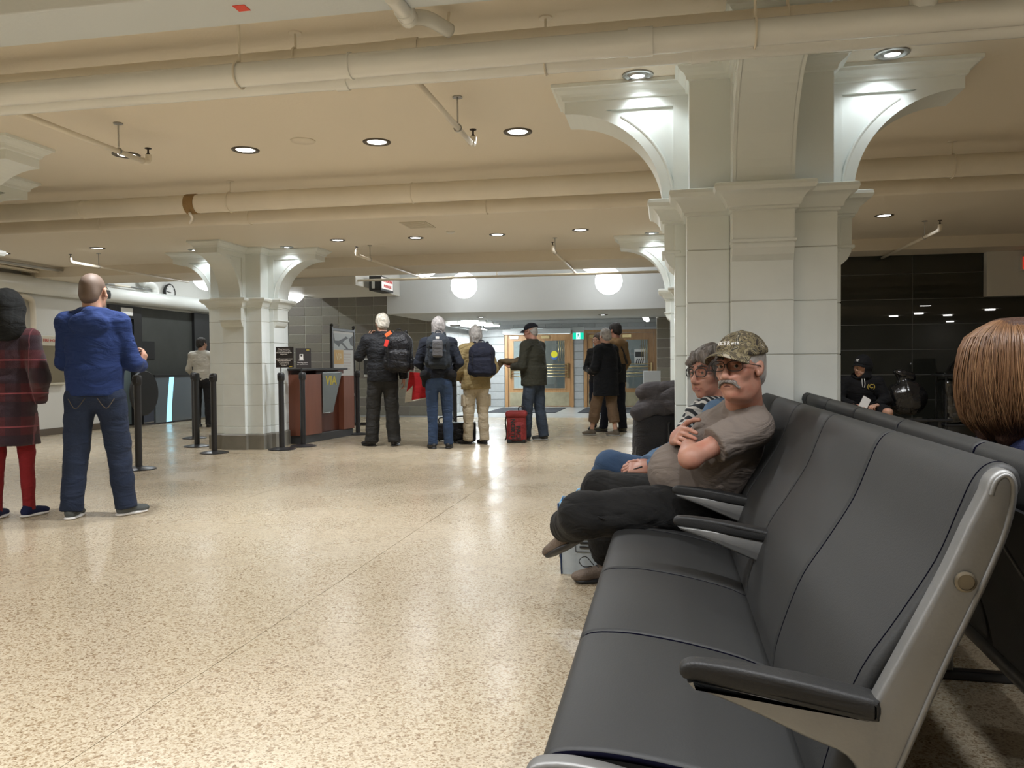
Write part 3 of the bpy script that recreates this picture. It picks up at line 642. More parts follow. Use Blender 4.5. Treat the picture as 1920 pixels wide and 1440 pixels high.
# ---------------------------------------------------------------- pipes overhead
def pipe_x(label, y, z, r, m, joints=(), x0=-10.15, x1=12.1, hangers=(), hz=HC):
    t = thing('pipe', label, 'pipe', (0, y, z))
    MB().tube([(x0, 0, 0), (x1, 0, 0)], r, 24).obj('run', m, t, 40)
    for x, w_ in joints: MB().tube([(x - w_, 0, 0), (x + w_, 0, 0)], r + .006, 24).obj('coupling', m, t, 40)
    for x in hangers:
        q = MB(); q.tube([(x, 0, r * .8), (x, 0, hz - z)], .006, 8); q.lathe([(.001, hz - z - .008), (.03, hz - z - .006), (.032, hz - z)], 16, (x, 0, 0), False)
        q.tube([(x, (r + .006) * math.cos(a), (r + .006) * math.sin(a)) for a in [2 * PI * k / 20 for k in range(21)]], .005, 6, False); q.obj('hanger', M_STEEL if 0 else M_PIPE, t, 40)
    return t
p1 = pipe_x('glossy white pipe nearest overhead, crossing the whole hall', 3.37, 2.40, .052, M_PIPE2, [(-1.35, .004), (-.1, .05), (3.0, .05)], hangers=(-1.88, .35, 4))
p2 = pipe_x('glossy white pipe just below and beyond the nearest one', 3.64, 2.445, .046, M_PIPE2, [(-1.5, .03), (.15, .04)], hangers=(-.53,))
p3 = pipe_x('grey shaded pipe tucked above the nearest glossy pipe', 3.56, 2.535, .036, M_PIPE, [(-1.15, .05)], hangers=(-1.70, .5))
MB().lathe([(.05, .03), (.05, .09), (.035, .10), (.035, .2)], 18, (.97, 0, 0)).obj('tee', M_PIPE2, p1, 40)
t = thing('pipe', 'white branch pipe with an elbow dropping to the overhead pipes', 'pipe', (0, 0, 0))
MB().tube(smoothpath([(-1.02, 2.95, 2.49), (-1.02, 3.14, 2.50), (-1.04, 3.22, 2.52), (-1.0, 3.36, 2.57), (-.94, 3.50, 2.57)], 6), .032, 14).obj('run', M_PIPE2, t, True)
for p in ((-1.02, 3.12, 2.50), (-1.035, 3.2, 2.515)): MB().tube([(p[0], p[1] - .02, p[2]), (p[0], p[1] + .02, p[2])], .04, 16).obj('coupling', M_PIPE2, t, 40)
MB().tube([(-.94, 3.48, 2.6), (-.94, 3.5, HC)], .006, 8).obj('hanger', M_PIPE, t)
pipe_x('cream pipe beyond the near downlights, upper one of the pair', 6.27, 2.475, .078, M_PIPE, [(-5.0, .004), (-2.0, .004)], hangers=(-3.6, 2))
pp = pipe_x('cream pipe beyond the near downlights, lower one of the pair', 6.77, 2.44, .06, M_PIPE, [(-3.74, .05), (-.5, .05), (.9, .05)], hangers=(-5.2, -1.5))
t = thing('pipe', 'torn brown lagging clamp on the cream pipe pair', 'pipe clamp', (-3.95, 6.27, 2.475))
MB().tube([(-.045, 0, 0), (.045, 0, 0)], .084, 20).obj('band', mat('brown_lagging', (.30, .19, .08), .8, bump=(30, .5)), t, 40)
MB().tube(smoothpath([(0, -.05, -.08), (.02, -.04, -.13), (-.03, 0, -.16)], 5), .012, 6).obj('torn_strip', M_PIPE, t, True)

M_HEAD = mat('sprinkler_metal', (0.03, 0.02, 0.015), .4, .5)
def sprinkler(x, y0, y1, label, head_at, hang, z=2.47):
    """thin branch pipe along Y with an upright sprinkler head at one end."""
    t = thing('sprinkler_branch', label, 'sprinkler', (x, 0, z), 0, 'sprinkler branches under the ceiling')
    e = head_at; s = 1 if e > (y0 + y1) / 2 else -1
    MB().tube([(0, y0, 0), (0, y1, 0)], .017, 12).obj('branch_pipe', M_PIPE, t, True)
    MB().tube(smoothpath([(0, e - s * .03, 0), (0, e + s * .015, .005), (0, e + s * .03, .03), (0, e + s * .03, .055)], 5), .022, 12).obj('elbow', M_PIPE, t, True)
    MB().lathe([(.008, .055), (.012, .06), (.006, .068), (.006, .09), (.022, .095), (.022, .099), (.001, .10)], 14, (0, e + s * .03, 0)).obj('sprinkler_head', M_HEAD, t, 40)
    q = MB(); q.tube([(0, hang, .03), (0, hang, HC - z)], .005, 6); q.lathe([(.03, HC - z - .006), (.03, HC - z)], 14, (0, hang, 0))
    q.tube([(.022 * math.cos(a), hang, .022 * math.sin(a)) for a in [2 * PI * k / 16 for k in range(17)]], .004, 6, False); q.obj('hanger', M_STEEL, t, 40)
sprinkler(-3.43, 3.7, 4.90, 'sprinkler branch touching the leftmost near downlight', 4.90, 4.63)
sprinkler(-1.19, 3.7, 4.95, 'sprinkler branch between the near downlights, right of centre', 4.95, 4.60)
sprinkler(-7.6, 9.3, 11.9, 'sprinkler branch above the bald man in blue', 9.30, 9.8)
sprinkler(-3.78, 9.57, 12.3, 'sprinkler branch above the black lit sign box', 9.57, 10.0)
sprinkler(-1.35, 9.78, 12.2, 'sprinkler branch left of the cut globe lamp', 9.78, 9.95)
sprinkler(2.83, 9.27, 11.9, 'sprinkler branch in the right bay before the charcoal wall', 9.27, 9.75)
t = thing('pipe', 'thin grey pipe running just under the far beam edge', 'pipe', (0, 12.15, 2.44))
MB().tube([(-5.3, 0, 0), (1.5, 0, 0)], .02, 10).obj('run', M_PIPE, t, True)
for x in (-2.55, -4.9): MB().tube([(x, 0, 0), (x, 0, .8)], .008, 6).obj('hanger', M_PIPE, t)
tag(MB().lathe([(.085, 0), (.083, -.006), (.001, -.008)], 28).obj('ceiling_plate', M_CEIL, None, True), 'blank round cream plate between two near downlights', 'ceiling plate').location = (-2.467, 5.26, HC)
tag(MB().lathe([(.05, 0), (.048, -.012), (.03, -.02), (.001, -.022)], 24).obj('smoke_detector', M_WHITE, None, 40), 'small white smoke detector disc in the far light row', 'detector').location = (-2.48, 9.2, HC)
t = thing('ceiling_vent', 'square cream access vent flush in the ceiling', 'vent', (-2.71, 8.66, HC))
MB().rbox(-.15, .15, -.2, .2, -.008, 0, .003, 1).obj('frame', mat('vent_paint', (.62, .57, .47), .7), t)  # the vent's own cream, close to the ceiling paint
for i in range(6): MB().rbox(-.13, .13, -.17 + i * .06, -.135 + i * .06, -.012, -.008, .001, 1).obj('slat', mat('vent_paint', (.42, .39, .31)), t)

# left wall pipes
t = thing('pipe', 'fat white pipe running along the left wall above the doors', 'pipe', (-9.74, 0, 2.40))
MB().tube([(0, 9.0, 0), (0, 16.7, 0)], .14, 24).obj('run', M_PIPE2, t, 40)
MB().tube([(0, 12.62, 0), (0, 12.68, 0)], .15, 24).obj('coupling', M_PIPE2, t, 40)
MB().tube(smoothpath([(.0, 14.15, .1), (.0, 14.1, .24), (.0, 13.95, .3), (.0, 13.75, .3)], 6), .075, 14).obj('branch_elbow', M_PIPE2, t, True)
t = thing('pipe', 'tan vertical pipe with a bend on the left wall', 'pipe', (-9.84, 0, 0))
MB().tube(smoothpath([(0, 10.85, 2.22), (0, 11.0, 2.22), (0, 11.12, 2.17), (0, 11.15, 2.05), (0, 11.15, 1.7)], 6), .045, 12).obj('run', M_PIPE, t, True)
t = thing('conduit', 'bundle of grey conduits bending along the left ceiling edge', 'conduit', (0, 0, 0))
for i in range(3):
    MB().tube(smoothpath([(-9.3 + i * .07, 9.2, 2.60), (-9.3 + i * .07, 11.1, 2.60), (-9.32 + i * .07, 11.35, 2.59), (-9.5 + i * .03, 11.45, 2.55), (-9.6, 12.4 + .1 * i, 2.56), (-9.6, 13.2 + i * .3, 2.56)], 5), .016, 8).obj('conduit_run', M_STEEL if i else M_PIPE, t, True)
for i in range(3):
    MB().tube(smoothpath([(-9.75 + i * .06, 9.6, 2.62), (-9.72 + i * .06, 10.8, 2.6), (-9.7 + .05 * i, 11.7, 2.565), (-9.72 + .05 * i, 13, 2.565)], 5), .018, 8).obj('conduit_run', M_PIPE, t, True)
tag(MB().lathe([(.09, -.07), (.10, 0), (.09, .07)], 20).obj('wall_speaker', M_BLACK, None, 40), 'small round black speaker at the pipe behind the bald head', 'speaker').location = (-9.55, 12.45, 2.36)
# black lit sign
t = thing('hanging_sign', 'black box sign with red lettering under the far beam', 'sign', (-4.6, 12.68, 2.42))
MB().rbox(-.10, .10, -.30, .30, -.12, .115, .004).obj('housing', M_BLACK, t)
MB().box(.10, .104, -.27, .27, -.085, .095).obj('sign_face', mat('sign_white', (.7, .66, .64), .5, emit=((.9, .8, .8), .25)), t)
text('NON BOARDING', .062, M_RED, t, (.106, 0, .045), (PI / 2, 0, PI / 2), bold=.001); text('PASSENGERS', .062, M_RED, t, (.106, 0, -.04), (PI / 2, 0, PI / 2), bold=.001)
MB().rbox(-.055, -.005, -.306, -.30, -.09, .06, .003, 1).obj('side_plate', M_GREYW, t); MB().tube([(0, 0, .115), (0, 0, .9)], .01, 8).obj('hanger', M_BLACK, t)

# ---------------------------------------------------------------- stanchions
stp = MB().lathe([(.175, 0), (.175, .010), (.16, .016), (.08, .030), (.045, .034)], 32).mesh('base', M_BLACKM)
spo = MB().lathe([(.036, .03), (.036, .90)], 20).mesh('post', M_BLACKM)
shd = MB().lathe([(.036, .90), (.047, .915), (.048, .985), (.042, 1.0), (.034, 1.01), (.001, 1.012)], 20).mesh('belt_head', M_BLACK)
slot = MB().rbox(-.028, .028, -.052, .052, .925, .975, .004, 1).mesh('belt_slot', M_BLACK)
for me in (stp, spo, shd): me.polygons.foreach_set('use_smooth', [True] * len(me.polygons)); me.set_sharp_from_angle(angle=.7)
def stanchion(x, y, label):
    t = thing('barrier_post', label, 'barrier post', (x, y, 0), 0, 'black belt barrier posts')
    for nm, me in (('base', stp), ('post', spo), ('belt_head', shd), ('belt_slot', slot)): link(nm, me, None, t)
    return t
for x, y, lb in ((-5.56, 7.73, 'black barrier post beside the man in the blue fleece'), (-5.63, 9.32, 'black barrier post standing before the cream column'),
                 (-6.33, 10.05, 'black barrier post left of the cream column base'), (-7.10, 11.21, 'black barrier post behind the left side of the cream column'),
                 (-9.22, 11.3, 'black barrier post between the plaid coat and the blue fleece'), (-4.81, 12.1, 'black barrier post beside the wheeled poster stand'),
                 (-3.62, 13.6, 'black barrier post seen under the red bag')):
    stanchion(x, y, lb)
t3 = stanchion(-4.96, 9.82, 'black barrier post holding the black text sign'); t4 = stanchion(-4.86, 10.24, 'black barrier post holding the sign with a pictogram')
M_SIGN = mat('sign_black', (.028, .024, .024), .45); M_TXT = mat('sign_text_white', (.72, .70, .68), .6); M_YEL = mat('logo_yellow', (.62, .48, .06), .5)
t = thing('text_sign', 'black sign panel with lines of white text on a barrier post', 'sign', (-4.90, 9.82, 1.21))
MB().rbox(-.125, .125, -.008, .008, -.135, .135, .003, 1).obj('panel', M_SIGN, t); MB().tube([(-.06, 0, -.135), (-.06, 0, -.2)], .008, 8).obj('stem', M_BLACKM, t)
for i, s in enumerate(('Please have your', 'boarding pass and', 'identification ready for', 'inspection')): text(s, .024, M_TXT, t, (-.01, -.0095, .105 - i * .022), bold=.0004)
for i, s in enumerate(('Another passenger must', 'carry identification', 'or some piece', 'of photo card', 'number')): text(s, .024, M_TXT, t, (-.01, -.0095, -.022 - i * .022), bold=.0004)
MB().box(.065, .105, -.0095, -.008, -.128, -.118).obj('logo_bar', M_YEL, t)
t = thing('pictogram_sign', 'black sign panel with a white scanner pictogram on a barrier post', 'sign', (-4.84, 10.24, 1.20), .75)
MB().rbox(-.105, .105, -.008, .008, -.135, .135, .003, 1).obj('panel', M_SIGN, t); MB().tube([(-.03, 0, -.135), (-.03, 0, -.19)], .008, 8).obj('stem', M_BLACKM, t)
q = MB(); q.rbox(-.055, -.005, -.010, -.008, -.02, .055, .003, 1); q.box(-.065, .005, -.010, -.008, -.032, -.022); q.obj('pictogram', M_TXT, t)
o = MB().lathe([(.001, 0), (.014, 0), (.014, .003), (.001, .003)], 16).obj('pictogram_hole', M_SIGN, t); o.location = (-.03, -.0095, .035); o.rotation_euler = (PI / 2, 0, 0)
text('Boarding passes', .022, M_TXT, t, (-.015, -.0095, -.06)); text('are scanned here', .022, M_TXT, t, (-.015, -.0095, -.083)); MB().box(.04, .08, -.0095, -.008, .105, .115).obj('logo_bar', M_YEL, t)

# ---------------------------------------------------------------- podium
t = thing('podium', 'red-brown ticket podium with a dark top and slanted glass logo plate', 'podium', (-5.093, 11.267, 0), -.12); t.scale = (.8, 1, 1)
MB().rbox(-.2, .2, -.74, .74, 0, .115, .004).obj('plinth', mat('charcoal_laminate', (.05, .052, .055), .5), t)
MB().rbox(-.22, .23, -.75, -.22, .115, .975, .004).obj('left_pedestal', M_MAHOG, t)
MB().rbox(-.22, .23, .42, .75, .115, .94, .004).obj('right_pedestal', M_MAHOG, t)
MB().rbox(-.22, .12, -.22, .42, .115, 1.03, .004).obj('recess_panel', M_MAHOGD, t)
MB().rbox(-.27, .02, -.74, .72, .975, 1.03, .003).obj('upper_box', M_MAHOGD, t)
MB().rbox(-.29, .27, -.78, .50, 1.03, 1.06, .006).obj('counter_top', mat('dark_counter', (.02, .018, .018), .3), t)
MB().prism([(-.20, 1.0), (.36, 1.0), (.08, .40), (-.20, .40)], 'x', .235, .243).obj('glass_plate', mat('grey_glass_plate', (.16, .18, .18), .2, coat=.4), t)
text('VIA', .19, mat('logo_gold', (.50, .40, .03), .4), t, (.2445, .03, .87), (PI / 2, 0, PI / 2), bold=.004, sx=1.1, shear=.08, name='logo_lettering')
MB().box(.243, .247, -.2, -.0, .40, .41).obj('plate_edge', M_CHROME, t); MB().box(.243, .247, -.2, .3, .985, 1.0).obj('plate_edge', M_CHROME, t)

# poster stand
t = thing('poster_stand', 'black wheeled poster frame with a white route poster', 'poster stand', (-5.25, 12.6, 0))
MB().box(-.008, .008, -.44, .44, .62, 1.66).obj('poster', mat('poster_paper', (.50, .49, .47), .5), t)
q = MB()
for y in (-.46, .46): q.rbox(-.02, .02, y - .03, y + .03, .12, 1.72, .006, 1)
q.rbox(-.02, .02, -.44, .44, 1.655, 1.70, .004, 1); q.rbox(-.02, .02, -.44, .44, .58, .62, .004, 1); q.obj('frame', M_BLACKM, t)
for y in (-.46, .46): MB().lathe([(.001, 1.72), (.025, 1.725), (.03, 1.745), (.02, 1.765), (.001, 1.77)], 12, (0, y, 0), False).obj('finial', M_BLACK, t, True)
MB().box(.009, .011, -.40, .40, 1.36, 1.62).obj('picture', mat('mountain_photo', (.36, .38, .38), .5), t)
q = MB(); q.prism([(-.40, 1.60), (-.36, 1.50), (-.2, 1.5), (-.02, 1.54), (.10, 1.58), (.2, 1.55), (.1, 1.53), (-.05, 1.48), (.2, 1.37), (.12, 1.37), (-.12, 1.46), (-.2, 1.40), (-.3, 1.44), (-.4, 1.47)], 'x', .011, .013)
q.prism([(.22, 1.54), (.40, 1.6), (.40, 1.42), (.30, 1.44)], 'x', .011, .013); q.prism([(.0, 1.365), (.4, 1.375), (.4, 1.36), (.0, 1.355)], 'x', .011, .013); q.obj('mountain_print', M_BLACK, t)
MB().box(.009, .011, -.40, -.02, 1.12, 1.35).obj('logo_square', mat('logo_orange', (.50, .30, .08), .5), t)
text('VIA', .16, mat('logo_pale', (.62, .50, .3), .5), t, (.012, -.21, 1.235), (PI / 2, 0, PI / 2), shear=.1, bold=.003, name='logo_lettering')
for z in (.98, .78):
    q = MB()
    for a, b, c, d in ((-.38, -.12, z - .07, z - .065), (-.38, -.12, z + .065, z + .07), (-.38, -.375, z - .07, z + .07), (-.125, -.12, z - .07, z + .07), (-.34, -.22, z + .01, z + .025), (-.34, -.18, z - .02, z - .012)): q.box(.009, .011, a, b, c, d)
    q.obj('boxed_print', M_BLACK, t)
q = MB()
for i in range(6): q.box(.009, .0105, .02, .32 - .03 * (i % 3), 1.28 - i * .05, 1.295 - i * .05)
q.obj('pale_print', mat('faint_print', (.42, .36, .32), .6), t)
for y in (-.46, .46):
    MB().rbox(-.30, .30, y - .025, y + .025, .07, .12, .006, 1).obj('foot', M_BLACKM, t)
    for x in (-.27, .27):
        o = MB().lathe([(.034, -.012), (.036, 0), (.034, .012)], 16).obj('caster', M_BLACK, t, 40); o.rotation_euler = (PI / 2, 0, 0); o.location = (x, y, .036)
MB().rbox(-.02, .02, -.44, .44, .07, .11, .004, 1).obj('cross_bar', M_BLACKM, t)
MB().rbox(.03, .06, .0, .30, .30, .55, .004, 1).obj('leaflet_box', M_DGREY, t)
t = thing('wire_sign', 'empty narrow black sign frame on top of a barrier post', 'sign frame', (-4.81, 12.1, 1.01))
q = MB(); q.tube([(0, -.10, 0), (0, -.10, .26), (0, .10, .26), (0, .10, 0), (0, -.10, 0)], .006, 6); q.obj('wire_frame', M_BLACKM, t)
t = thing('wall_phone', 'black wall phone on a pale plate behind the man with white hair', 'phone', (-6.45, 16.78, 1.05))
MB().rbox(-.06, .06, -.02, .03, -.2, .2, .004, 1).obj('plate', M_PAPER, t); MB().rbox(-.045, .07, -.07, -.02, -.15, .17, .01).obj('phone_body', M_BLACK, t)
t = thing('white_board', 'blank white standing board near the end of the passage', 'board', (-.27, 15.2, 0), .2)
MB().rbox(-.16, .16, -.015, .015, .3, .95, .006).obj('panel', mat('board_white', (.62, .66, .7), .4), t)
for x in (-.13, .13): MB().rbox(x - .012, x + .012, -.2, .2, 0, .02, .003, 1).obj('foot', M_STEEL, t); MB().rbox(x - .01, x + .01, -.01, .01, .02, .3, .003, 1).obj('post', M_STEEL, t)

# ---------------------------------------------------------------- seating rows
M_VIN = mat('grey_vinyl', (0.024, 0.0245, 0.0245), 0.55, bump=(260, 0.05), noise=(2.5, .06), spec=.32)
M_SEAM = mat('navy_seam', (0.003, 0.003, 0.007), 1.0, spec=0.0)
M_PAD = mat('black_arm_pad', (0.012, 0.012, 0.012), .55, bump=(300, .1), spec=.35)
M_SHELL = mat('black_shell', (0.02, 0.02, 0.021), .5, bump=(150, .1))
M_TUBEB = mat('grey_tube', (0.07, 0.072, 0.075), .35)
def inset_poly(p, d):
    n = len(p); A = sum(p[i][0] * p[(i + 1) % n][1] - p[(i + 1) % n][0] * p[i][1] for i in range(n)); s = 1 if A > 0 else -1; out = []
    for i in range(n):
        a = Vector(p[i - 1]); b = Vector(p[i]); c = Vector(p[(i + 1) % n])
        e1 = (b - a).normalized(); e2 = (c - b).normalized(); n1 = Vector((-e1.y, e1.x)) * s; n2 = Vector((-e2.y, e2.x)) * s
        m_ = (n1 + n2); L = m_.length
        m_ = m_ / L if L > 1e-6 else n1
        out.append(tuple(b + m_ * d / max(.45, m_.dot(n1))))
    return out
def pillow(poly, y0, y1, r, seg=4, mb=None):
    mb = mb or MB(); secs = []
    for i in range(seg + 1):
        a = PI / 2 * i / seg; secs.append((y0 + r * (1 - math.sin(a)), r * (1 - math.cos(a))))
    secs = [(y0 + r * (1 - math.cos(PI / 2 * i / seg)), r * (1 - math.sin(PI / 2 * i / seg))) for i in range(seg + 1)]
    secs += [(y1 - (y - y0), d) for y, d in reversed(secs)]
    n = len(poly); v = []; f = []
    for y, d in secs: v += [(p[0], y, p[1]) for p in inset_poly(poly, d)]
    for i in range(len(secs) - 1):
        for j in range(n): f.append((i * n + j, i * n + (j + 1) % n, (i + 1) * n + (j + 1) % n, (i + 1) * n + j))
    f += [tuple(range(n)), tuple(reversed(range((len(secs) - 1) * n, len(secs) * n)))]
    return mb.add(v, f)
def curve2(pts, n=5): return [(p.x, p.y) for p in smoothpath([(a, b, 0) for a, b in pts], n)]
BF = curve2([(.236, .345), (.244, .39), (.25, .435), (.272, .51), (.309, .605), (.362, .69), (.418, .785), (.450, .865), (.468, .91), (.486, .935), (.508, .943), (.528, .932), (.534, .908)], 4)
BK = curve2([(.512, .84), (.470, .745), (.418, .655), (.365, .57), (.325, .485), (.300, .40), (.29, .345)], 3)
back_poly = BF + BK
ST = curve2([(-.185, .368), (-.205, .380), (-.212, .402), (-.203, .428), (-.183, .442), (-.14, .448), (-.065, .446), (.06, .428), (.18, .400), (.245, .374)], 4)
seat_poly = ST + [(.248, .33), (.1, .335), (-.1, .35)]
shell_poly = [(x + .012, z - .003) for x, z in BF[-3:]] + [(x + .014, z) for x, z in BK] + [(x + .002, z) for x, z in reversed(BK)] + [(x + .002, z - .003) for x, z in reversed(BF[-3:])]
W_ = .62; cw = W_ / 2 - .004
seat_me = pillow(seat_poly, -cw, cw, .016).mesh('seat', M_VIN); back_me = pillow(back_poly, -cw, cw, .016).mesh('backrest', M_VIN)
seams = []
for s in (-1, 1):
    seam_s = MB(); seam_b = MB(); seams.append((seam_s, seam_b))
    seam_s.tube([(x, s * (cw + .003), z) for x, z in inset_poly(seat_poly, .0075)[2:len(ST)]], .0052, 6)
    seam_b.tube([(x, s * (cw - (.026 if s < 0 else -.003)), z) for x, z in inset_poly(back_poly, .0002 if s < 0 else .0075)[2:len(BF) - 2]], .0015 if s < 0 else .0052, 6)
seams = [(a.mesh('seam', M_SEAM), b.mesh('seam', M_SEAM)) for a, b in seams]
pan_me = MB().prism([(-.17, .366), (.245, .335), (.26, .30), (-.12, .335)], 'y', -cw + .02, cw - .02).mesh('seat_pan', M_SHELL)
shell_me = pillow([(x + .01, z) for x, z in BK] + [(x - .004, z) for x, z in reversed(BK)], -cw + .02, cw - .02, .003, 1).mesh('back_shell', M_SHELL)
for me in [seat_me, back_me, shell_me] + [q for p in seams for q in p]: me.polygons.foreach_set('use_smooth', [True] * len(me.polygons)); me.set_sharp_from_angle(angle=1.2)
pad = curve2([(.028, .600), (.022, .614), (.030, .628), (.06, .631), (.15, .620), (.30, .592), (.318, .583), (.318, .562), (.30, .556), (.15, .580), (.06, .594)], 3)
pad_me = pillow([(x, z - .004) for x, z in pad], -.026, .030, .009, 3).mesh('armrest', M_PAD)
for v in pad_me.vertices:
    tt_ = min(1, max(0, (v.co.x - .02) / .2)); v.co.y *= .55 + .5 * tt_; v.co.z -= .004 * (1 - tt_) if v.co.z > .605 else 0
sup = [(.034, .594), (.15, .582), (.31, .553), (.335, .50), (.30, .47), (.272, .492), (.212, .517), (.118, .557), (.045, .583)]
sup_me = pillow(sup, -.022, .022, .006, 2).mesh('arm_support', M_ALU)
# cast end frame
FR = curve2([(.462, .905), (.470, .928), (.487, .940), (.503, .932), (.508, .905), (.498, .85), (.475, .785), (.445, .712), (.415, .64), (.38, .55), (.345, .46), (.30, .345), (.27, .255)], 3) + \
     curve2([(.16, .245), (.10, .30), (.0, .345), (-.12, .368), (-.19, .378), (-.226, .395), (-.229, .420), (-.208, .440), (-.15, .445), (-.06, .430), (.06, .395), (.16, .375), (.235, .378), (.278, .41), (.292, .45), (.272, .492), (.212, .517), (.118, .557), (.045, .583), (.034, .592)], 3) + \
     [(.15, .582), (.302, .560)] + curve2([(.302, .562), (.34, .64), (.375, .712), (.412, .79), (.439, .855)], 3)
frb = pillow(FR, -.020, .020, .009, 3)
ri = inset_poly(FR, .0085)
for s_ in (-1, 1): frb.tube([(x, s_ * .0195, z) for x, z in ri[:34]], .0042, 8)
fr_me = frb.mesh('end_frame', M_ALU)
inner = inset_poly(FR[:13 * 3 - 2], 0)
bolt_me = MB().lathe([(.0155, 0), (.0155, -.004), (.012, -.006), (.0115, -.004), (.001, -.004)], 24).mesh('bolt_cap', mat('bolt_brass', (.15, .13, .095), .4, .7, noise=(30, .15)))
for me in (pad_me, sup_me, fr_me): me.polygons.foreach_set('use_smooth', [True] * len(me.polygons)); me.set_sharp_from_angle(angle=.9)
def seating_row(x, y, mirror, nseats, arms, label):
    t = thing('seating_row', label, 'seats', (x, y, 0), 0, 'back-to-back seating rows'); t.scale = (1, 1, .99)
    if mirror: t.rotation_euler = (0, 0, PI - .037)
    def at(yy): return (0, -yy if mirror else yy, 0)
    for i in range(nseats):
        c = at((i + .5) * W_)
        s = link('seat', seat_me, None, t); s.location = c
        b = link('backrest', back_me, None, t); b.location = c
        link('seam', seams[1][0], None, s); link('seam', seams[1][1], None, b)
        if i == 0 and not mirror: link('seam', seams[0][0], None, s); link('seam', seams[0][1], None, b)
        o = link('back_shell', shell_me, None, t); o.location = c; o = link('seat_pan', pan_me, None, t); o.location = c
    for a in arms:
        c = at(a * W_ - .03)
        if a in (0, nseats):
            c = at(a * W_ - .026 if a == 0 else a * W_ + .026); f = link('end_frame', fr_me, None, t); f.location = c
            for yy in (-.0205,): o = link('bolt_cap', bolt_me, None, f); o.rotation_euler = (-PI / 2 + PI, 0, 0) if mirror != 0 else (-PI / 2, 0, 0); o.rotation_euler = (PI / 2, 0, 0) if mirror else (-PI / 2, 0, 0); o.location = (.435, (.0205 if mirror else -.0205), .772)
        else: o = link('arm_support', sup_me, None, t); o.location = c
        o = link('armrest', pad_me, None, t); o.location = c
    L0, L1 = (-nseats * W_ - .02, .05) if mirror else (-.05, nseats * W_ + .02)
    MB().tube([(.23, L0, .275), (.23, L1, .275)], .035, 18).obj('beam', M_TUBEB, t, 40)
    for k in range(3):
        yy = at([.9, 1.9, nseats * W_ - .5][k])[1]
        MB().rbox(.205, .255, yy - .02, yy + .02, .03, .28, .006).obj('leg', M_ALU, t)
        q = MB().rbox(-.10, .50, yy - .025, yy + .025, .0, .032, .01); q.obj('foot', M_BLACKM, t)
    return t
seating_row(-.004, 1.335, False, 5, (0, 2, 3, 5), 'grey vinyl seating row with a cast metal end frame in front')
seating_row(1.094, 1.08, True, 6, (0, 3, 4, 6), 'grey vinyl seating row facing away behind the front row')
# ---------------------------------------------------------------- people
def skin(name, c): 
    m = mat(name, c, .5, bump=(140, .05), noise=(28, .06)); b = bsdf(m)
    nt = m.node_tree; N = nt.nodes; t = N.new('ShaderNodeTexNoise'); t.inputs['Scale'].default_value = 22; t.inputs['Detail'].default_value = 4
    nt.links.new([n for n in N if n.type == 'TEX_COORD'][0].outputs['Object'], t.inputs[0]); mr = N.new('ShaderNodeMapRange'); mr.inputs['From Min'].default_value = .45; mr.inputs['From Max'].default_value = .7; mr.inputs['To Max'].default_value = .55; nt.links.new(t.outputs[0], mr.inputs[0])
    hs_ = [n for n in N if n.type == 'HUE_SAT'][0]; mx = N.new('ShaderNodeMix'); mx.data_type = 'RGBA'; nt.links.new(mr.outputs[0], mx.inputs[0]); nt.links.new(hs_.outputs[0], mx.inputs[6]); mx.inputs[7].default_value = (c[0] * 1.02, c[1] * .68, c[2] * .62, 1); nt.links.new(mx.outputs[2], b.inputs['Base Color'])
    b.inputs['Subsurface Weight'].default_value = .05; b.inputs['Subsurface Radius'].default_value = (.01, .004, .002); b.inputs['Subsurface Scale'].default_value = .5
    return m
SK1 = skin('skin_ruddy', (0.42, 0.215, 0.155)); SK2 = skin('skin_fair', (0.52, 0.31, 0.22)); SK3 = skin('skin_tan', (0.33, 0.19, 0.125))
LIP = mat('lip', (0.30, .12, .10), .5); EYEW = mat('eye_white', (.42, .39, .36), .25); IRIS = mat('iris', (.05, .045, .04), .15)
def cloth(name, c, bump=(260, .15), noise=(5, .08), rough=.85, sheen=.02):
    if name in MATS: return MATS[name]
    m = mat(name, c, rough, bump=bump, noise=noise, sheen=sheen, spec=.2); nt = m.node_tree; N = nt.nodes; L = nt.links
    b0 = [n for n in N if n.type == 'BUMP'][0]; tc = [n for n in N if n.type == 'TEX_COORD'][0]
    mp = N.new('ShaderNodeMapping'); mp.inputs['Scale'].default_value = (5, 5, 11); L.new(tc.outputs['Object'], mp.inputs[0])
    t = N.new('ShaderNodeTexNoise'); t.inputs['Scale'].default_value = 1.0; t.inputs['Detail'].default_value = 3; t.inputs['Distortion'].default_value = 1.5; L.new(mp.outputs[0], t.inputs['Vector'])
    b1 = N.new('ShaderNodeBump'); b1.inputs['Strength'].default_value = .5; b1.inputs['Distance'].default_value = .04
    L.new(t.outputs['Fac'], b1.inputs['Height']); L.new(b1.outputs[0], b0.inputs['Normal']); return m
def hairm(name, c, v=.35): return mat(name, c, .5, bump=(34, .45, (7, 7, .6)), noise=(30, v), spec=.35)
H_GREY = hairm('hair_grey', (.36, .34, .32)); H_WHITE = hairm('hair_white', (.58, .54, .46)); H_DARK = hairm('hair_dark', (.025, .02, .018)); H_BROWN = hairm('hair_brown', (.08, .06, .05))
H_ASH = hairm('hair_ash', (.30, .28, .27))
def nv(v): v = np.array(v, float); return v / (np.linalg.norm(v) + 1e-9)
def headpose(yaw, pitch=0, roll=0, base=0): return rotm(0, 0, base + yaw) @ rotm(pitch, 0, 0) @ rotm(0, roll, 0)

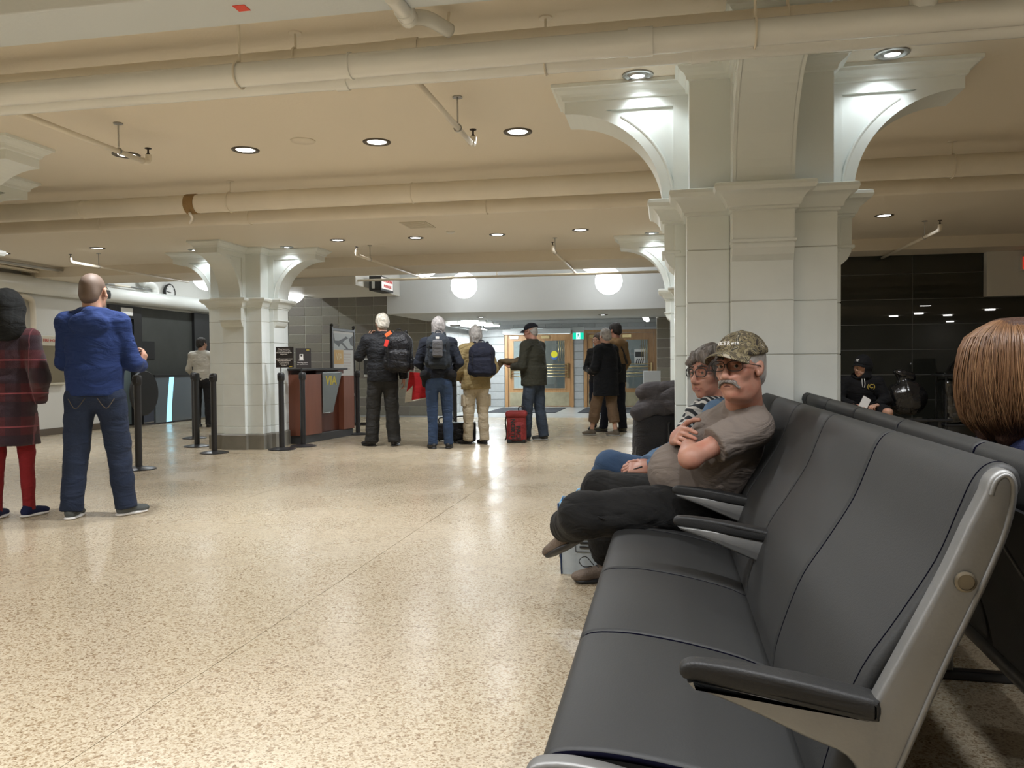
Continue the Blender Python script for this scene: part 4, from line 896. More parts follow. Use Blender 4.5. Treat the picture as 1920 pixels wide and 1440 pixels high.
def head_prims(c, R, s=1.0, neck=None, male=True, detail=True):
    L = lambda x, y, z: c + R @ (np.array((x, y, z)) * s)
    E = lambda x, y, z, a, b, d, k=.015, op='add', rr=None: pe(L(x, y, z), (a * s, b * s, d * s), R if rr is None else R @ rr, k * s, op)
    P = [E(0, -.018, .032, .074, .094, .084), E(0, .028, -.025, .060, .064, .085, .03)]
    jw = .05 if male else .042
    P += [E(0, .03, -.078, jw, .052, .036, .03), E(0, .068, -.102, .020, .018, .018, .02)]
    if detail:
        for q in (-1, 1):
            P += [E(q * .042, .056, -.022, .022, .024, .022, .02), pc(L(q * .018, .086, .026), L(q * .045, .074, .028), .011 * s, .009 * s, .012 * s),
                  E(q * .031, .097, .004, .017, .013, .012, .008, 'sub'), E(q * .031, .0745, .003, .0165, .0155, .0125, .004), pc(L(q * .019, .0865, -.0055), L(q * .043, .0815, -.0045), .0032 * s, .003 * s, .003 * s),
                  pc(L(q * .018, .0872, .0095), L(q * .046, .0812, .0085), .0058 * s, .0048 * s, .003 * s), E(q * .012, .102, -.043, .0085, .009, .0075, .006),
                  pc(L(q * .024, .084, -.04), L(q * .033, .07, -.075), .011 * s, .009 * s, .02 * s)]
        P += [pc(L(0, .088, .012), L(0, .112, -.033), .0085 * s, .0115 * s, .010 * s), E(0, .112, -.038, .0125, .011, .0105, .008),
              E(0, .082, -.066, .026, .014, .016, .014)]
        P += [pc(L(-.022, .087, -.071), L(.022, .087, -.071), .003 * s, .003 * s, .003 * s, op='sub')]
    else:
        P += [pc(L(0, .088, .01), L(0, .108, -.035), .010 * s, .013 * s, .012 * s)]
    for q in (-1, 1):
        rr = rotm(.2, 0, q * .35)
        P += [E(q * .078, -.006, -.006, .008, .020, .031, .006, 'add', rr), E(q * .080, .008, -.022, .008, .010, .014, .006, 'add')]
        if detail: P += [E(q * .087, .000, -.002, .006, .011, .019, .004, 'sub', rr)]
    if neck is not None:
        P += [pc(L(0, -.028, -.055), neck, .056 * s, .062 * s, .02 * s)]
    return P
def hand_prims(W, f, n, right=True, curl=.4, s=1.0, spread=.06, thumb=.5):
    W = np.array(W, float); f = nv(f); n = np.array(n, float); n = nv(n - n.dot(f) * f); t = np.cross(f, n) if right else np.cross(n, f)
    R = np.stack([t, f, n], 1)
    P = [pb(W + f * .048 * s, (.040 * s, .048 * s, .0135 * s), R, .012 * s, .01), pc(W - f * .01, W + f * .03 * s, .026 * s, .026 * s, .02, (n, .75)), pe(W + f * .03 * s + t * .026 * s + n * .006 * s, (.018 * s, .03 * s, .015 * s), R, .012)]
    for i, (o, l, r) in enumerate(((.030, .072, .0090), (.010, .081, .0092), (-.010, .075, .0088), (-.029, .060, .0078))):
        p = W + (f * .090 + t * o) * s; d = nv(f + t * o * spread * 20)
        a = curl * (1 + .12 * i)
        for j, (fr, ex) in enumerate(((.44, .8), (.31, 1.9), (.25, 2.7))):
            dd = d * math.cos(a * ex) + n * math.sin(a * ex); q = p + dd * l * fr * s
            P.append(pc(p, q, r * s * (1 - .08 * j), r * s * (.92 - .08 * j), .003 if j else .006)); p = q
    p = W + (f * .028 + t * .036) * s; d = nv(t * .75 + f * .65 + n * .2)
    for j, (l, r) in enumerate(((.040, .0115), (.032, .0098), (.026, .0088))):
        q = p + d * l * s; P.append(pc(p, q, r * s, r * .93 * s, .005)); p = q; d = nv(d + f * thumb * .6 + n * thumb * .5 - t * thumb * .35)
    return P
def shoe(parent, ank, yaw, m, sole, s=1.0, pitch=0.0, boot=0, slim=1.0, logo=None):
    """ank = ankle joint; toe points along yaw."""
    R = rotm(0, 0, yaw) @ rotm(pitch, 0, 0); a = np.array(ank, float); L = lambda x, y, z: a + R @ (np.array((x, y, z)) * s)
    P = [pe(L(0, .125, -.052), (.045 * slim * s, .065 * s, .030 * s), R, .02), pe(L(0, .05, -.045), (.038 * slim * s, .08 * s, .038 * s), R, .02), pe(L(0, -.03, -.040), (.036 * s, .042 * s, .042 * s), R, .02),
         pc(L(0, -.005, -.03), L(0, .0, -.005 + boot), .040 * s, .043 * s, .02), pclip(a + R @ np.array((0, 0, -.068 * s)), -(R @ np.array((0, 0, 1.)))),]
    o = sdf_mesh('shoe', P, .006, m, parent)
    Q = [pc(L(0, -.040, -.074), L(0, .060, -.074), .040 * s, .040 * slim * s, .01, (R @ V3(0, 0, 1), .32)), pc(L(0, .060, -.074), L(0, .128, -.073), .038 * s, .047 * slim * s, .03, (R @ V3(0, 0, 1), .32))]
    Q += [pclip(a + R @ np.array((0, 0, -.085 * s)), -(R @ np.array((0, 0, 1.))))]
    sdf_mesh('sole', Q, .006, sole, o)
    for i in range(3):
        MB().tube([tuple(L(-.02, .075 - i * .022, -.022 + i * .009)), tuple(L(0, .08 - i * .022, -.012 + i * .009)), tuple(L(.02, .075 - i * .022, -.022 + i * .009))], .0028 * s, 5).obj('lace', sole if logo is None else logo, o, True)
    return o
def standJ(H=1.76, rx=0, arms=None, feet=None, sw=.185, lean=0.0, hw=.095):
    s = H / 1.76
    J = dict(s=s, pelvis=V3(0, 0, .95), waist=V3(0, 0, 1.08), chest=V3(0, -.005, 1.28), neck=V3(0, -.015, 1.47), head=V3(0, .02, 1.635),
             shL=V3(-sw, -.01, 1.41), shR=V3(sw, -.01, 1.41), hipL=V3(-hw, 0, .91), hipR=V3(hw, 0, .91))
    A = dict(elL=(-.25, -.03, 1.13), elR=(.25, -.03, 1.13), wrL=(-.26, .06, .89), wrR=(.26, .06, .89)); A.update(arms or {})
    for k_, v in A.items(): J[k_] = V3(*v)
    F = dict(anL=(-.11, 0, .085), anR=(.11, 0, .085)); F.update(feet or {})
    for k_, v in F.items(): J[k_] = V3(*v)
    for q in 'LR': J['kn' + q] = (J['hip' + q] + J['an' + q]) / 2 + V3(0, .02, .02)
    for k_ in J:
        if k_ != 's': J[k_] = J[k_] * s
    if lean:
        R = rotm(-lean, 0, 0); pv = J['pelvis']
        for k_ in ('waist', 'chest', 'neck', 'head', 'shL', 'shR', 'elL', 'elR', 'wrL', 'wrR'): J[k_] = pv + R @ (J[k_] - pv)
    for k_ in ('anL', 'anR'): J[k_][2] = .085 * s
    return J
def body(root, J, m, headR, hands=None, hres=.006, handres=.0055, male=True, detail=True, forearm=.04, shins=True, hs=None, hextra=None):
    s = J['s']; lat = nv(J['shR'] - J['shL']); up = nv(J['neck'] - J['pelvis']); fw = nv(np.cross(up, lat)); hs = hs or s
    P = [pe(J['pelvis'], (.15 * s, .10 * s, .12 * s), None, .03), pc(J['pelvis'], J['chest'], .125 * s, .14 * s, .03, (fw, .7)), pc(J['chest'], J['neck'], .13 * s, .06 * s, .03, (fw, .7)), pc(J['shL'], J['shR'], .055 * s, .055 * s, .04)]
    for q in 'LR':
        P += [pc(J['sh' + q], J['el' + q], .046 * s, .038 * s, .02), pc(J['el' + q], J['wr' + q], forearm * s, .026 * s, .015), pc(J['hip' + q], J['kn' + q], .075 * s, .052 * s, .03), pc(J['kn' + q], J['an' + q], .05 * s, .034 * s, .02)]
    P += [pc(J['neck'] - up * .03, J['neck'] + up * .03, .06 * s, .055 * s, .03)]
    parts = [sdf_mesh('b', P, .017, out='raw'), sdf_mesh('h', head_prims(J['head'], headR, hs, J['neck'], male, detail) + (hextra or []), hres, out='raw')]
    for q in 'LR':
        h = (hands or {}).get(q)
        if h is None: h = dict(f=nv(J['wr' + q] - J['el' + q]), n=(0, 1, 0) if 0 else (-lat if q == 'R' else lat), curl=.35)
        if h == 'hidden': continue
        parts.append(sdf_mesh('m', hand_prims(J['wr' + q], h['f'], h['n'], q == 'R', h.get('curl', .4), s * h.get('s', 1.0), thumb=h.get('thumb', .5)), handres, out='raw'))
    return raw_obj('body', parts, m, root)
def top(root, J, m, name='jacket', cw=.175, ww=.165, hw=.175, hem=.84, fl=.66, up_r=.062, low_r=.055, cuff=.043, collar=.075, ch=.05, cuffpos=1.0, noise=.004, res=.011, seed=1, belly=0, sleeve=1.0, slope=.045, extra=None):
    s = J['s']; lat = nv(J['shR'] - J['shL']); up = nv(J['neck'] - J['pelvis']); fw = nv(np.cross(up, lat))
    hp = J['pelvis'] + (hem * s - J['pelvis'][2]) * (up if hem > .9 else V3(0, 0, 1))
    P = [pf(hp, J['waist'], hw * s, ww * s, .05, (fw, fl + .04)), pc(J['waist'], J['chest'], ww * s, cw * s, .05, (fw, fl)), pc(J['chest'], J['chest'] * .35 + J['neck'] * .65, cw * s * .92, .10 * s, .05, (fw, fl))]
    if belly: P.append(pe(J['waist'] * .8 + J['pelvis'] * .2 + fw * belly * s, (ww * s * .9, .13 * s, .15 * s), None, .06))
    P += [pc(J['shL'], J['shR'], (up_r + .002) * s, (up_r + .002) * s, .06)]
    for q in 'LR':
        sh, el, wr = J['sh' + q], J['el' + q], J['wr' + q]; P += [pc(J['neck'] - up * .015, sh, .05 * s, .05 * s, slope)]
        if sleeve >= 1:
            wc = el + (wr - el) * cuffpos
            P += [pc(sh, el, up_r * s, low_r * s, .03), pc(el, el * .3 + wc * .7, low_r * s, cuff * s, .02), pf(el * .35 + wc * .65, wc, cuff * s * 1.03, cuff * s, .012)]
        else:
            ec = sh + (el - sh) * sleeve; P += [pc(sh, sh * .4 + ec * .6, up_r * s, up_r * s, .03), pf(sh * .5 + ec * .5, ec, up_r * s * .98, up_r * s * 1.04, .02)]
    if collar:
        P += [pf(J['neck'] - up * .03, J['neck'] + up * ch, (collar + .008) * s, collar * s, .02), pf(J['neck'] + up * (ch - .03), J['neck'] + up * (ch + .04), (collar - .012) * s, (collar - .012) * s, .004, op='sub')]
    P += extra or []
    return sdf_mesh(name, P, res, m, root, noise=noise * 1.15, nscale=13, nstretch=(.8, .8, 1.7), seed=seed)
def trousers(root, J, m, hem=.03, tr=.092, kr=.072, ar=.062, wr=.155, waist=1.0, res=.011, noise=.004, seed=5, name='trousers'):
    s = J['s']; lat = nv(J['hipR'] - J['hipL']); fw = nv(np.cross(nv(J['neck'] - J['pelvis']), lat))
    P = [pc(J['pelvis'] - V3(0, 0, .01), J['pelvis'] * .3 + J['waist'] * .7, wr * s, wr * s * .95, .04, (fw, .72))]
    for q in 'LR':
        h, k_, a = J['hip' + q], J['kn' + q], J['an' + q]; e = a + (k_ - a) * 0 + nv(a - k_) * (hem * s)
        P += [pe(h - fw * .018 * s - V3(0, 0, .035) * s, (.088 * s, .088 * s, .095 * s), None, .04), pc(h * .86 + k_ * .14, k_, tr * s, kr * s, .03), pc(k_, k_ * .4 + e * .6, kr * s, ar * s, .02), pf(k_ * .5 + e * .5, e, ar * s * 1.02, ar * s, .015)]
    return sdf_mesh(name, P, res, m, root, noise=noise * 1.15, nscale=12, nstretch=(.9, .9, 1.5), seed=seed)
def hair(root, J, m, R, style='short', length=.12, res=.006, s=1.0, seed=2, noise=.004, thick=1.0, extra=None):
    c = J['head']; s = s * J['s']; L = lambda x, y, z: c + R @ (np.array((x, y, z)) * s)
    E = lambda x, y, z, a, b, d, k=.02, op='add': pe(L(x, y, z), (a * s, b * s, d * s), R, k * s, op)
    t = .006 * thick
    P = [E(0, -.022, .036, .076 + t, .097 + t, .086 + t), E(0, -.065, -.02, .066 + t, .052 + t, .07)]
    if style in ('bob', 'long'):
        for q in (-1, 1): P.append(pc(L(q * .062, -.01, .02), L(q * .066, -.012, -length), .030 * s, .022 * s, .03))
        P.append(pc(L(0, -.075, .02), L(0, -.07, -length), .062 * s, .05 * s, .03, (R @ V3(0, 1, 0), .6)))
        for q in (-1, 1): P.append(pc(L(q * .04, -.06, .0), L(q * .045, -.06, -length * 1.03), .035 * s, .024 * s, .03))
    P += extra(L, E) if extra else []
    P.append(E(0, .105, -.05, .066, .085, .11, .015, 'sub'))
    if style == 'short':
        for q in (-1, 1): P.append(E(q * .09, .01, -.03, .03, .035, .045, .01, 'sub'))
    return sdf_mesh('hair', P, res, m, root, noise=noise, nscale=70, nstretch=(1, 1, .35), seed=seed)
def strands(root, J, R, mats, n, amin, amax, path, s=1.0, r=.0012, seed=3, wob=.05, name='hair_strands'):
    rs = random.Random(seed); c = J['head']; s = s * J['s']; mb = MB(); L = lambda x, y, z: tuple(c + R @ (np.array((x, y, z)) * s))
    for i in range(n):
        a0 = rs.uniform(amin, amax); j = rs.gauss(0, .0035); e = rs.uniform(-1, 1); ph = rs.uniform(0, 6.28); w_ = rs.gauss(0, wob); mb.cur = rs.randrange(len(mats)); pts = []
        base = path(a0, j, e); m_ = len(base) - 1
        for k_, (px_, py_, pz_) in enumerate(base):
            t = k_ / m_; d = w_ * t * t + .018 * math.sin(ph + t * 5); ca, sa = math.cos(d), math.sin(d); pts.append((px_ * ca - (py_ + .02) * sa, px_ * sa + (py_ + .02) * ca - .02, pz_ + .002 * math.sin(ph + 7 * t)))
        sp = smoothpath([L(*p) for p in pts], 2); q = len(sp) - 1
        mb.tube(sp, [r * s * (1.25 - .85 * abs(2 * k_ / q - .8)) for k_ in range(q + 1)], 3, False)
    o = mb.obj(name, mats, root, True); o['kind'] = 'stuff'; return o
def cap(root, J, R, m, mb_, peak=.085, s=1.0, name='cap', dz=0, peakrot=0):
    c = J['head']; s = s * J['s']; L = lambda x, y, z: c + R @ (np.array((x, y, z)) * s)
    P = [pe(L(0, -.016, .044 + dz), (.085 * s, .106 * s, .079 * s), R, .01), pf(L(0, -.016, .030 + dz), L(0, -.016, .056 + dz), .096 * s, .094 * s, .02, (R @ V3(1, 0, 0), .9)), pclip(L(0, 0, .034 + dz), -(R @ V3(0, .12, 1.)))]
    o = sdf_mesh(name, P, .0045, m, root)
    n = 16; mb = MB(); v = []; f = []
    for i in range(n + 1):
        a = -1.15 + 2.3 * i / n
        for k_, (rr, dzz) in enumerate(((.080, 0), (.105, -.003), (.13, -.010), (.155, -.02))):
            x = math.sin(a) * .080 * (1 + .04 * k_); y0 = .074 + .018 * math.cos(a); y = y0 * math.cos(a * .75) + (rr - .080) * (peak / .075) * max(0, math.cos(a * 1.25)) ** .5
            z = .047 + dz + dzz - .34 * x * x / .08 - .0
            v.append(tuple(L(x, y, z))); 
    m4 = 4; up = R @ V3(0, 0, 1) * .004
    nn = len(v); v += [tuple(np.array(p) - up) for p in v]
    for i in range(n):
        for k_ in range(3):
            a_, b_, c_, d_ = i * m4 + k_, (i + 1) * m4 + k_, (i + 1) * m4 + k_ + 1, i * m4 + k_ + 1
            f.append((a_, b_, c_, d_)); f.append((nn + d_, nn + c_, nn + b_, nn + a_))
        f.append((i * m4 + 3, (i + 1) * m4 + 3, nn + (i + 1) * m4 + 3, nn + i * m4 + 3))
    mb.add(v, f); mb.obj('peak', mb_, o, True)
    q = MB(); q.lathe([(.001, 0), (.008 * s, .001), (.006 * s, .005), (.001, .006)], 10); b = q.obj('button', m, o, True); b.location = tuple(L(0, -.016, .121 + dz))
    return o
def glasses(root, J, R, m, s=1.0, w=.028, h=.018, rim=.0018, full=True):
    c = J['head']; s = s * J['s']; L = lambda x, y, z: tuple(c + R @ (np.array((x, y, z)) * s))
    mb = MB()
    for q in (-1, 1):
        pts = []
        for i in range(25):
            a = 2 * PI * i / 24; ca, sa = math.cos(a), math.sin(a)
            x = q * .034 + w * (abs(ca) ** .7) * (1 if ca > 0 else -1); z = .002 + h * (abs(sa) ** .75) * (1 if sa > 0 else -1)
            pts.append(L(x, .108 - abs(x) * .22, z))
        mb.tube(pts, rim * s, 6, False)
        mb.tube([L(q * .061, .094, .010), L(q * .076, .080, .010), L(q * .084, .0, .004), L(q * .082, -.02, -.008)], rim * s, 6)
    mb.tube([L(-.007, .106, .005), L(0, .110, .008), L(.007, .106, .005)], rim * s, 6)
    o = mb.obj('glasses', m, root, True)
    for q in (-1, 1):
        lm = MB(); pts = []
        for i in range(20):
            a = 2 * PI * i / 20; ca, sa = math.cos(a), math.sin(a); x = q * .034 + w * .97 * (abs(ca) ** .7) * (1 if ca > 0 else -1); z = .002 + h * .97 * (abs(sa) ** .75) * (1 if sa > 0 else -1)
            pts.append(L(x, .108 - abs(x) * .22, z))
        lm.add(pts, [tuple(range(20))]); lm.obj('lens', M_LENS, o)
    return o
def eyes(root, J, R, s=1.0, gaze=0.0, brow=None):
    c = J['head']; s = s * J['s']
    for q in (-1, 1):
        p = c + R @ (V3(q * .031, .0785, .0025) * s)
        mb = MB().lathe([(max(1e-4, .0125 * s * math.sin(PI * i / 12)), -.0125 * s * math.cos(PI * i / 12)) for i in range(13)], 16, caps=False); o = mb.obj('eye', EYEW, root, True); o.location = tuple(p)
        d = R @ rotm(0, 0, gaze) @ V3(0, 1, 0)
        ib = MB().lathe([(1e-4, .0002), (.0058 * s, 0), (.0058 * s, -.003), (1e-4, -.003)], 14, caps=False).obj('iris', IRIS, o); ib.location = tuple(d * .0128 * s)
        ib.rotation_euler = Vector(d).to_track_quat('Z', 'Y').to_euler()
        if brow:
            L = lambda x, y, z: c + R @ (np.array((x, y, z)) * s)
            sdf_mesh('eyebrow', [pc(L(q * .016, .097, .030), L(q * .035, .093, .034), .0045 * s, .0045 * s, .004), pc(L(q * .035, .093, .034), L(q * .052, .080, .028), .0045 * s, .0028 * s, .004)], .0022, brow, root, noise=.0012, nscale=200)
def lips(root, J, R, s=1.0, m=None, t=.75):
    c = J['head']; s = s * J['s']; L = lambda x, y, z: c + R @ (np.array((x, y, z)) * s)
    P = [pc(L(-.022, .088, -.071), L(-.004, .0975, -.0665), .0026 * s * t, .0044 * s * t, .004), pc(L(.022, .088, -.071), L(.004, .0975, -.0665), .0026 * s * t, .0044 * s * t, .004), pc(L(-.016, .0910, -.0770), L(.016, .0910, -.0770), .0048 * s * t, .0048 * s * t, .003)]
    sdf_mesh('lips', P, .002, m or LIP, root)

def backpack(name, label, loc, rz, w_, d, h, m, m2=None, parts=True, cat='backpack', seed=0):
    t = thing(name, label, cat, loc, rz)
    P = [pb((0, 0, h * .44), (w_ / 2, d / 2, h * .44), None, min(w_, d) * .46, .04), pe((0, .01, h * .72), (w_ * .46, d * .5, h * .29), None, .05), pb((0, -d * .42, h * .30), (w_ * .38, d * .22, h * .24), None, d * .2, .012), pb((0, -d * .34, h * .66), (w_ * .32, d * .18, h * .10), None, d * .15, .012)]
    for s in (-1, 1): P.append(pe((s * w_ * .48, 0, h * .22), (w_ * .10, d * .36, h * .18), None, .015))
    sdf_mesh('main_bag', P, .008, m, t, noise=.006, nscale=17, seed=seed)
    for s in (-1, 1):
        MB().tube(smoothpath([(s * w_ * .22, d * .35, h * .95), (s * w_ * .26, d * .75, h * 1.02), (s * w_ * .33, d * .9, h * .75), (s * w_ * .4, d * .7, h * .35), (s * w_ * .4, d * .4, h * .12)], 5), .016, 8, flat=.45).obj('strap', m2 or m, t, True)
    MB().tube(smoothpath([(-.035, d * .3, h * .97), (-.03, d * .3, h * 1.05), (.03, d * .3, h * 1.05), (.035, d * .3, h * .97)], 4), .007, 6).obj('grab_handle', m2 or m, t, True)
    MB().tube(smoothpath([(-w_ * .38, -d * .50, h * .35), (-w_ * .36, -d * .48, h * .68), (0, -d * .44, h * .84), (w_ * .36, -d * .48, h * .68), (w_ * .38, -d * .50, h * .35)], 5), .0035, 6).obj('zip', M_BLACK, t, True)
    return t
def P0(lb, x, y, rz=0): return thing('person', lb, 'person', (x, y, 0), rz)
# ---- 1 woman in the plaid coat
def plaid():
    m = mat('plaid_wool', (.10, .012, .02), .95, sheen=.2); nt = m.node_tree; N = nt.nodes; L = nt.links; b = bsdf(m)
    tc = N.new('ShaderNodeTexCoord'); sp = N.new('ShaderNodeSeparateXYZ'); L.new(tc.outputs['Object'], sp.inputs[0])
    def band(src, period, lo, hi, off=0):
        a = N.new('ShaderNodeMath'); a.operation = 'MULTIPLY_ADD'; a.inputs[1].default_value = 1 / period; a.inputs[2].default_value = 50 + off; L.new(src, a.inputs[0])
        f = N.new('ShaderNodeMath'); f.operation = 'FRACT'; L.new(a.outputs[0], f.inputs[0])
        g = N.new('ShaderNodeMath'); g.operation = 'GREATER_THAN'; g.inputs[1].default_value = lo; L.new(f.outputs[0], g.inputs[0])
        h = N.new('ShaderNodeMath'); h.operation = 'LESS_THAN'; h.inputs[1].default_value = hi; L.new(f.outputs[0], h.inputs[0])
        x = N.new('ShaderNodeMath'); x.operation = 'MULTIPLY'; L.new(g.outputs[0], x.inputs[0]); L.new(h.outputs[0], x.inputs[1]); return x.outputs[0]
    def mix(fac, a, c, amt):
        q = N.new('ShaderNodeMath'); q.operation = 'MULTIPLY'; q.inputs[1].default_value = amt; L.new(fac, q.inputs[0])
        x = N.new('ShaderNodeMix'); x.data_type = 'RGBA'; L.new(q.outputs[0], x.inputs[0]); L.new(a, x.inputs[6]); x.inputs[7].default_value = (*c, 1); return x.outputs[2]
    rgb = N.new('ShaderNodeRGB'); rgb.outputs[0].default_value = (.075, .012, .018, 1); c = rgb.outputs[0]
    c = mix(band(sp.outputs[2], .24, .1, .55), c, (.018, .012, .022), .75); c = mix(band(sp.outputs[0], .22, .2, .6), c, (.02, .012, .02), .6)
    c = mix(band(sp.outputs[2], .24, .78, .82), c, (.30, .07, .09), .9); c = mix(band(sp.outputs[0], .22, .86, .89), c, (.26, .08, .10), .6)
    L.new(c, b.inputs['Base Color'])
    t = N.new('ShaderNodeTexNoise'); t.inputs['Scale'].default_value = 180; bp = N.new('ShaderNodeBump'); bp.inputs['Strength'].default_value = .5; bp.inputs['Distance'].default_value = .01; L.new(t.outputs[0], bp.inputs['Height']); L.new(bp.outputs[0], b.inputs['Normal'])
    return m
PL = plaid()
r = P0('woman in a burgundy plaid coat and red leggings at the left edge', -4.72, 5.10, .28)
J = standJ(1.63, arms=dict(elL=(-.27, -.06, 1.10), elR=(.27, -.06, 1.10), wrL=(-.20, .09, .93), wrR=(.205, .05, .92)), feet=dict(anL=(-.09, -.05, .085), anR=(.12, .03, .085)), sw=.175)
R0 = headpose(0)
body(r, J, SK2, R0, detail=False, male=False, hands=dict(L='hidden', R='hidden'))
s = J['s']
top(r, J, PL, 'coat', cw=.185, ww=.18, hw=.225, hem=.58, fl=.72, up_r=.075, low_r=.07, cuff=.06, collar=.09, ch=.04, cuffpos=.97, noise=.005)
hd = lambda c: [pe(c + V3(0, -.03, .02), (.125, .135, .14), None, .03), pe(c + V3(0, -.08, -.10), (.145, .10, .12), None, .06), pe(c + V3(0, -.03, -.18), (.16, .12, .07), None, .05), pe(c + V3(0, -.10, .06), (.08, .08, .06), None, .05), pe(c + V3(0, .15, -.01), (.08, .09, .12), None, .02, 'sub')]
sdf_mesh('hood', hd(J['head']), .009, cloth('black_hood', (.014, .015, .015)), r, noise=.006, nscale=14)
trousers(r, J, cloth('red_leggings', (.22, .018, .022)), tr=.085, kr=.06, ar=.045, noise=.003)
for q, a in (('L', .1), ('R', -.35)): shoe(r, J['an' + q], a, cloth('navy_trainer', (.014, .018, .06)), M_PAPER, s, logo=M_PAPER)
q = MB()
t = J['anR']
# small white emblem on the shoe side: two crossed arcs
for sgn in (-1, 1): q.tube(smoothpath([(t[0] + .043, t[1] + .05 + sgn * .014, t[2] - .03), (t[0] + .045, t[1] + .05 + sgn * .004, t[2] - .04), (t[0] + .045, t[1] + .05 + sgn * .014, t[2] - .05)], 4), .0028, 5)
q.tube([(t[0] + .045, t[1] + .042, t[2] - .04), (t[0] + .045, t[1] + .058, t[2] - .04)], .0028, 5); o = q.obj('shoe_emblem', M_PAPER, r, True)

# ---- 2 man in the blue fleece
r = P0('bald man in a royal blue fleece and dark jeans, back turned', -4.10, 5.22, .45)
J = standJ(1.77, arms=dict(elL=(-.215, .07, 1.13), elR=(.255, .01, 1.12), wrL=(-.08, .25, 1.15), wrR=(.275, .20, 1.10)), feet=dict(anL=(-.165, -.02, .085), anR=(.185, .02, .085)), sw=.172)
s = J['s']; R0 = headpose(-.22, -.03)
BLUE = cloth('blue_fleece', (.018, .036, .125), noise=(4, .15))
body(r, J, SK2, R0, hands=dict(R=dict(f=(.3, .1, .9), n=(-.9, .2, .2), curl=.75), L=dict(f=(1, .1, .05), n=(0, -1, 0), curl=.2)), hres=.0055, hs=1.1)
top(r, J, BLUE, 'fleece', cw=.190, ww=.182, hw=.192, hem=.885, fl=.72, up_r=.066, low_r=.062, cuff=.052, collar=.082, ch=.045, noise=.0035, res=.010, slope=.08,
    extra=[pe(J['neck'] + V3(0, -.115, -.07), (.135, .05, .085), None, .03), pc(J['neck'] + V3(-.09, -.02, 0), J['neck'] + V3(0, -.10, .01), .035, .04, .02), pc(J['neck'] + V3(.09, -.02, 0), J['neck'] + V3(0, -.10, .01), .035, .04, .02)])
hair(r, J, mat('buzz_stubble', (.15, .105, .08), .6, bump=(400, .06), noise=(9, .12)), R0, res=.0055, s=1.1, noise=0, thick=-.25)
JE = cloth('dark_jeans', (.022, .032, .062), (300, .25), (6, .18)); trousers(r, J, JE, tr=.105, kr=.085, ar=.075, wr=.168, noise=.005)
MB().tube(smoothpath([(-.15, -.115, .87), (-.10, -.135, .80), (-.04, -.13, .875)], 4), .003, 5).obj('pocket_seam', cloth('jean_seam', (.10, .08, .06)), r, True)
MB().tube(smoothpath([(.15, -.115, .87), (.10, -.135, .80), (.04, -.13, .875)], 4), .003, 5).obj('pocket_seam', cloth('jean_seam', (.10, .08, .06)), r, True)
GT = cloth('grey_trainer', (.10, .11, .11))
for q, a in (('L', -.1), ('R', -.75)): shoe(r, J['an' + q], a, GT, M_PAPER, s * 1.02, logo=M_PAPER)
ph = tag(MB().rbox(-.018, .018, -.005, .005, -.04, .04, .004).obj('small_white_object', M_PAPER), 'small white item held in the bald man\'s right hand', 'phone')
ph.location = (-4.10 + .235 * math.cos(.45) - .26 * math.sin(.45) + .02, 5.22 + .235 * math.sin(.45) + .26 * math.cos(.45) - .03, 1.17)

# ---- 3 worker
r = P0('worker in a white shirt half hidden behind the cream column', -8.28, 13.35, .2)
J = standJ(1.63, arms=dict(elL=(-.27, .0, 1.14), wrL=(-.24, .18, 1.0), elR=(.27, 0, 1.14), wrR=(.22, .2, 1.05)))
s = J['s']; R0 = headpose(-.5); body(r, J, SK3, R0, detail=False, hres=.008, handres=.007)
top(r, J, cloth('white_shirt', (.50, .48, .43)), 'shirt', hem=.92, hw=.16, noise=.006, collar=.07, ch=.03); trousers(r, J, cloth('black_trousers', (.018, .018, .02))); hair(r, J, H_DARK, R0, res=.008)
for q in 'LR': shoe(r, J['an' + q], 0, M_BLACK, M_BLACK, s)

# ---- 4 white haired man
NJ = cloth('black_jacket', (.016, .017, .02), (40, .5), (8, .2), .6)
r = P0('white haired man in a black jacket and charcoal trousers, hand at his chin', -3.78, 10.42, .38)
J = standJ(1.79, arms=dict(elL=(-.30, .06, 1.19), wrL=(-.15, .20, 1.42), elR=(.26, -.02, 1.13), wrR=(.28, .04, .90)), feet=dict(anL=(-.15, .03, .085), anR=(.14, -.03, .085)), sw=.195)
s = J['s']; R0 = headpose(.25, -.05); body(r, J, SK2, R0, hands=dict(L=dict(f=(.35, .1, .9), n=(.6, -.6, .1), curl=.6)), hres=.006, detail=True)
top(r, J, NJ, 'jacket', cw=.20, ww=.195, hw=.205, hem=.86, fl=.7, up_r=.075, low_r=.068, cuff=.055, collar=.085, ch=.06, noise=.007)
trousers(r, J, cloth('charcoal_trousers', (.035, .035, .035)), tr=.105, kr=.09, ar=.085, noise=.006); hair(r, J, H_WHITE, R0, thick=2.0, noise=.006)
for q, a in (('L', .75), ('R', -.3)): shoe(r, J['an' + q], a, M_BLACK, M_BLACK, s)
NB = cloth('black_nylon', (.012, .012, .014), (60, .4), (8, .2), .35)
b = backpack('backpack', 'large shiny black backpack with orange tags on the white haired man', (-3.47, 10.20, 1.0), .30, .36, .24, .54, NB)
for x, z, m, ang in ((-.13, .50, mat('orange_tag', (.70, .14, .04), .5), .5), (-.155, .38, mat('red_tag', (.62, .04, .03), .5), .15)):
    o = MB().rbox(-.024, .024, -.003, .003, -.045, .045, .002, 1).obj('luggage_tag', m, b); o.location = (x, -.155, z); o.rotation_euler = (0, ang * 2, 0)
t = thing('shopping_bag', 'red and white tote bag hanging behind the black backpack', 'bag', (-3.30, 10.46, .60), .25)
MB().prism([(-.17, 0), (.17, .06), (.15, .38), (-.10, .40)], 'y', -.05, .05).obj('bag_body', cloth('red_bag', (.42, .02, .025)), t)
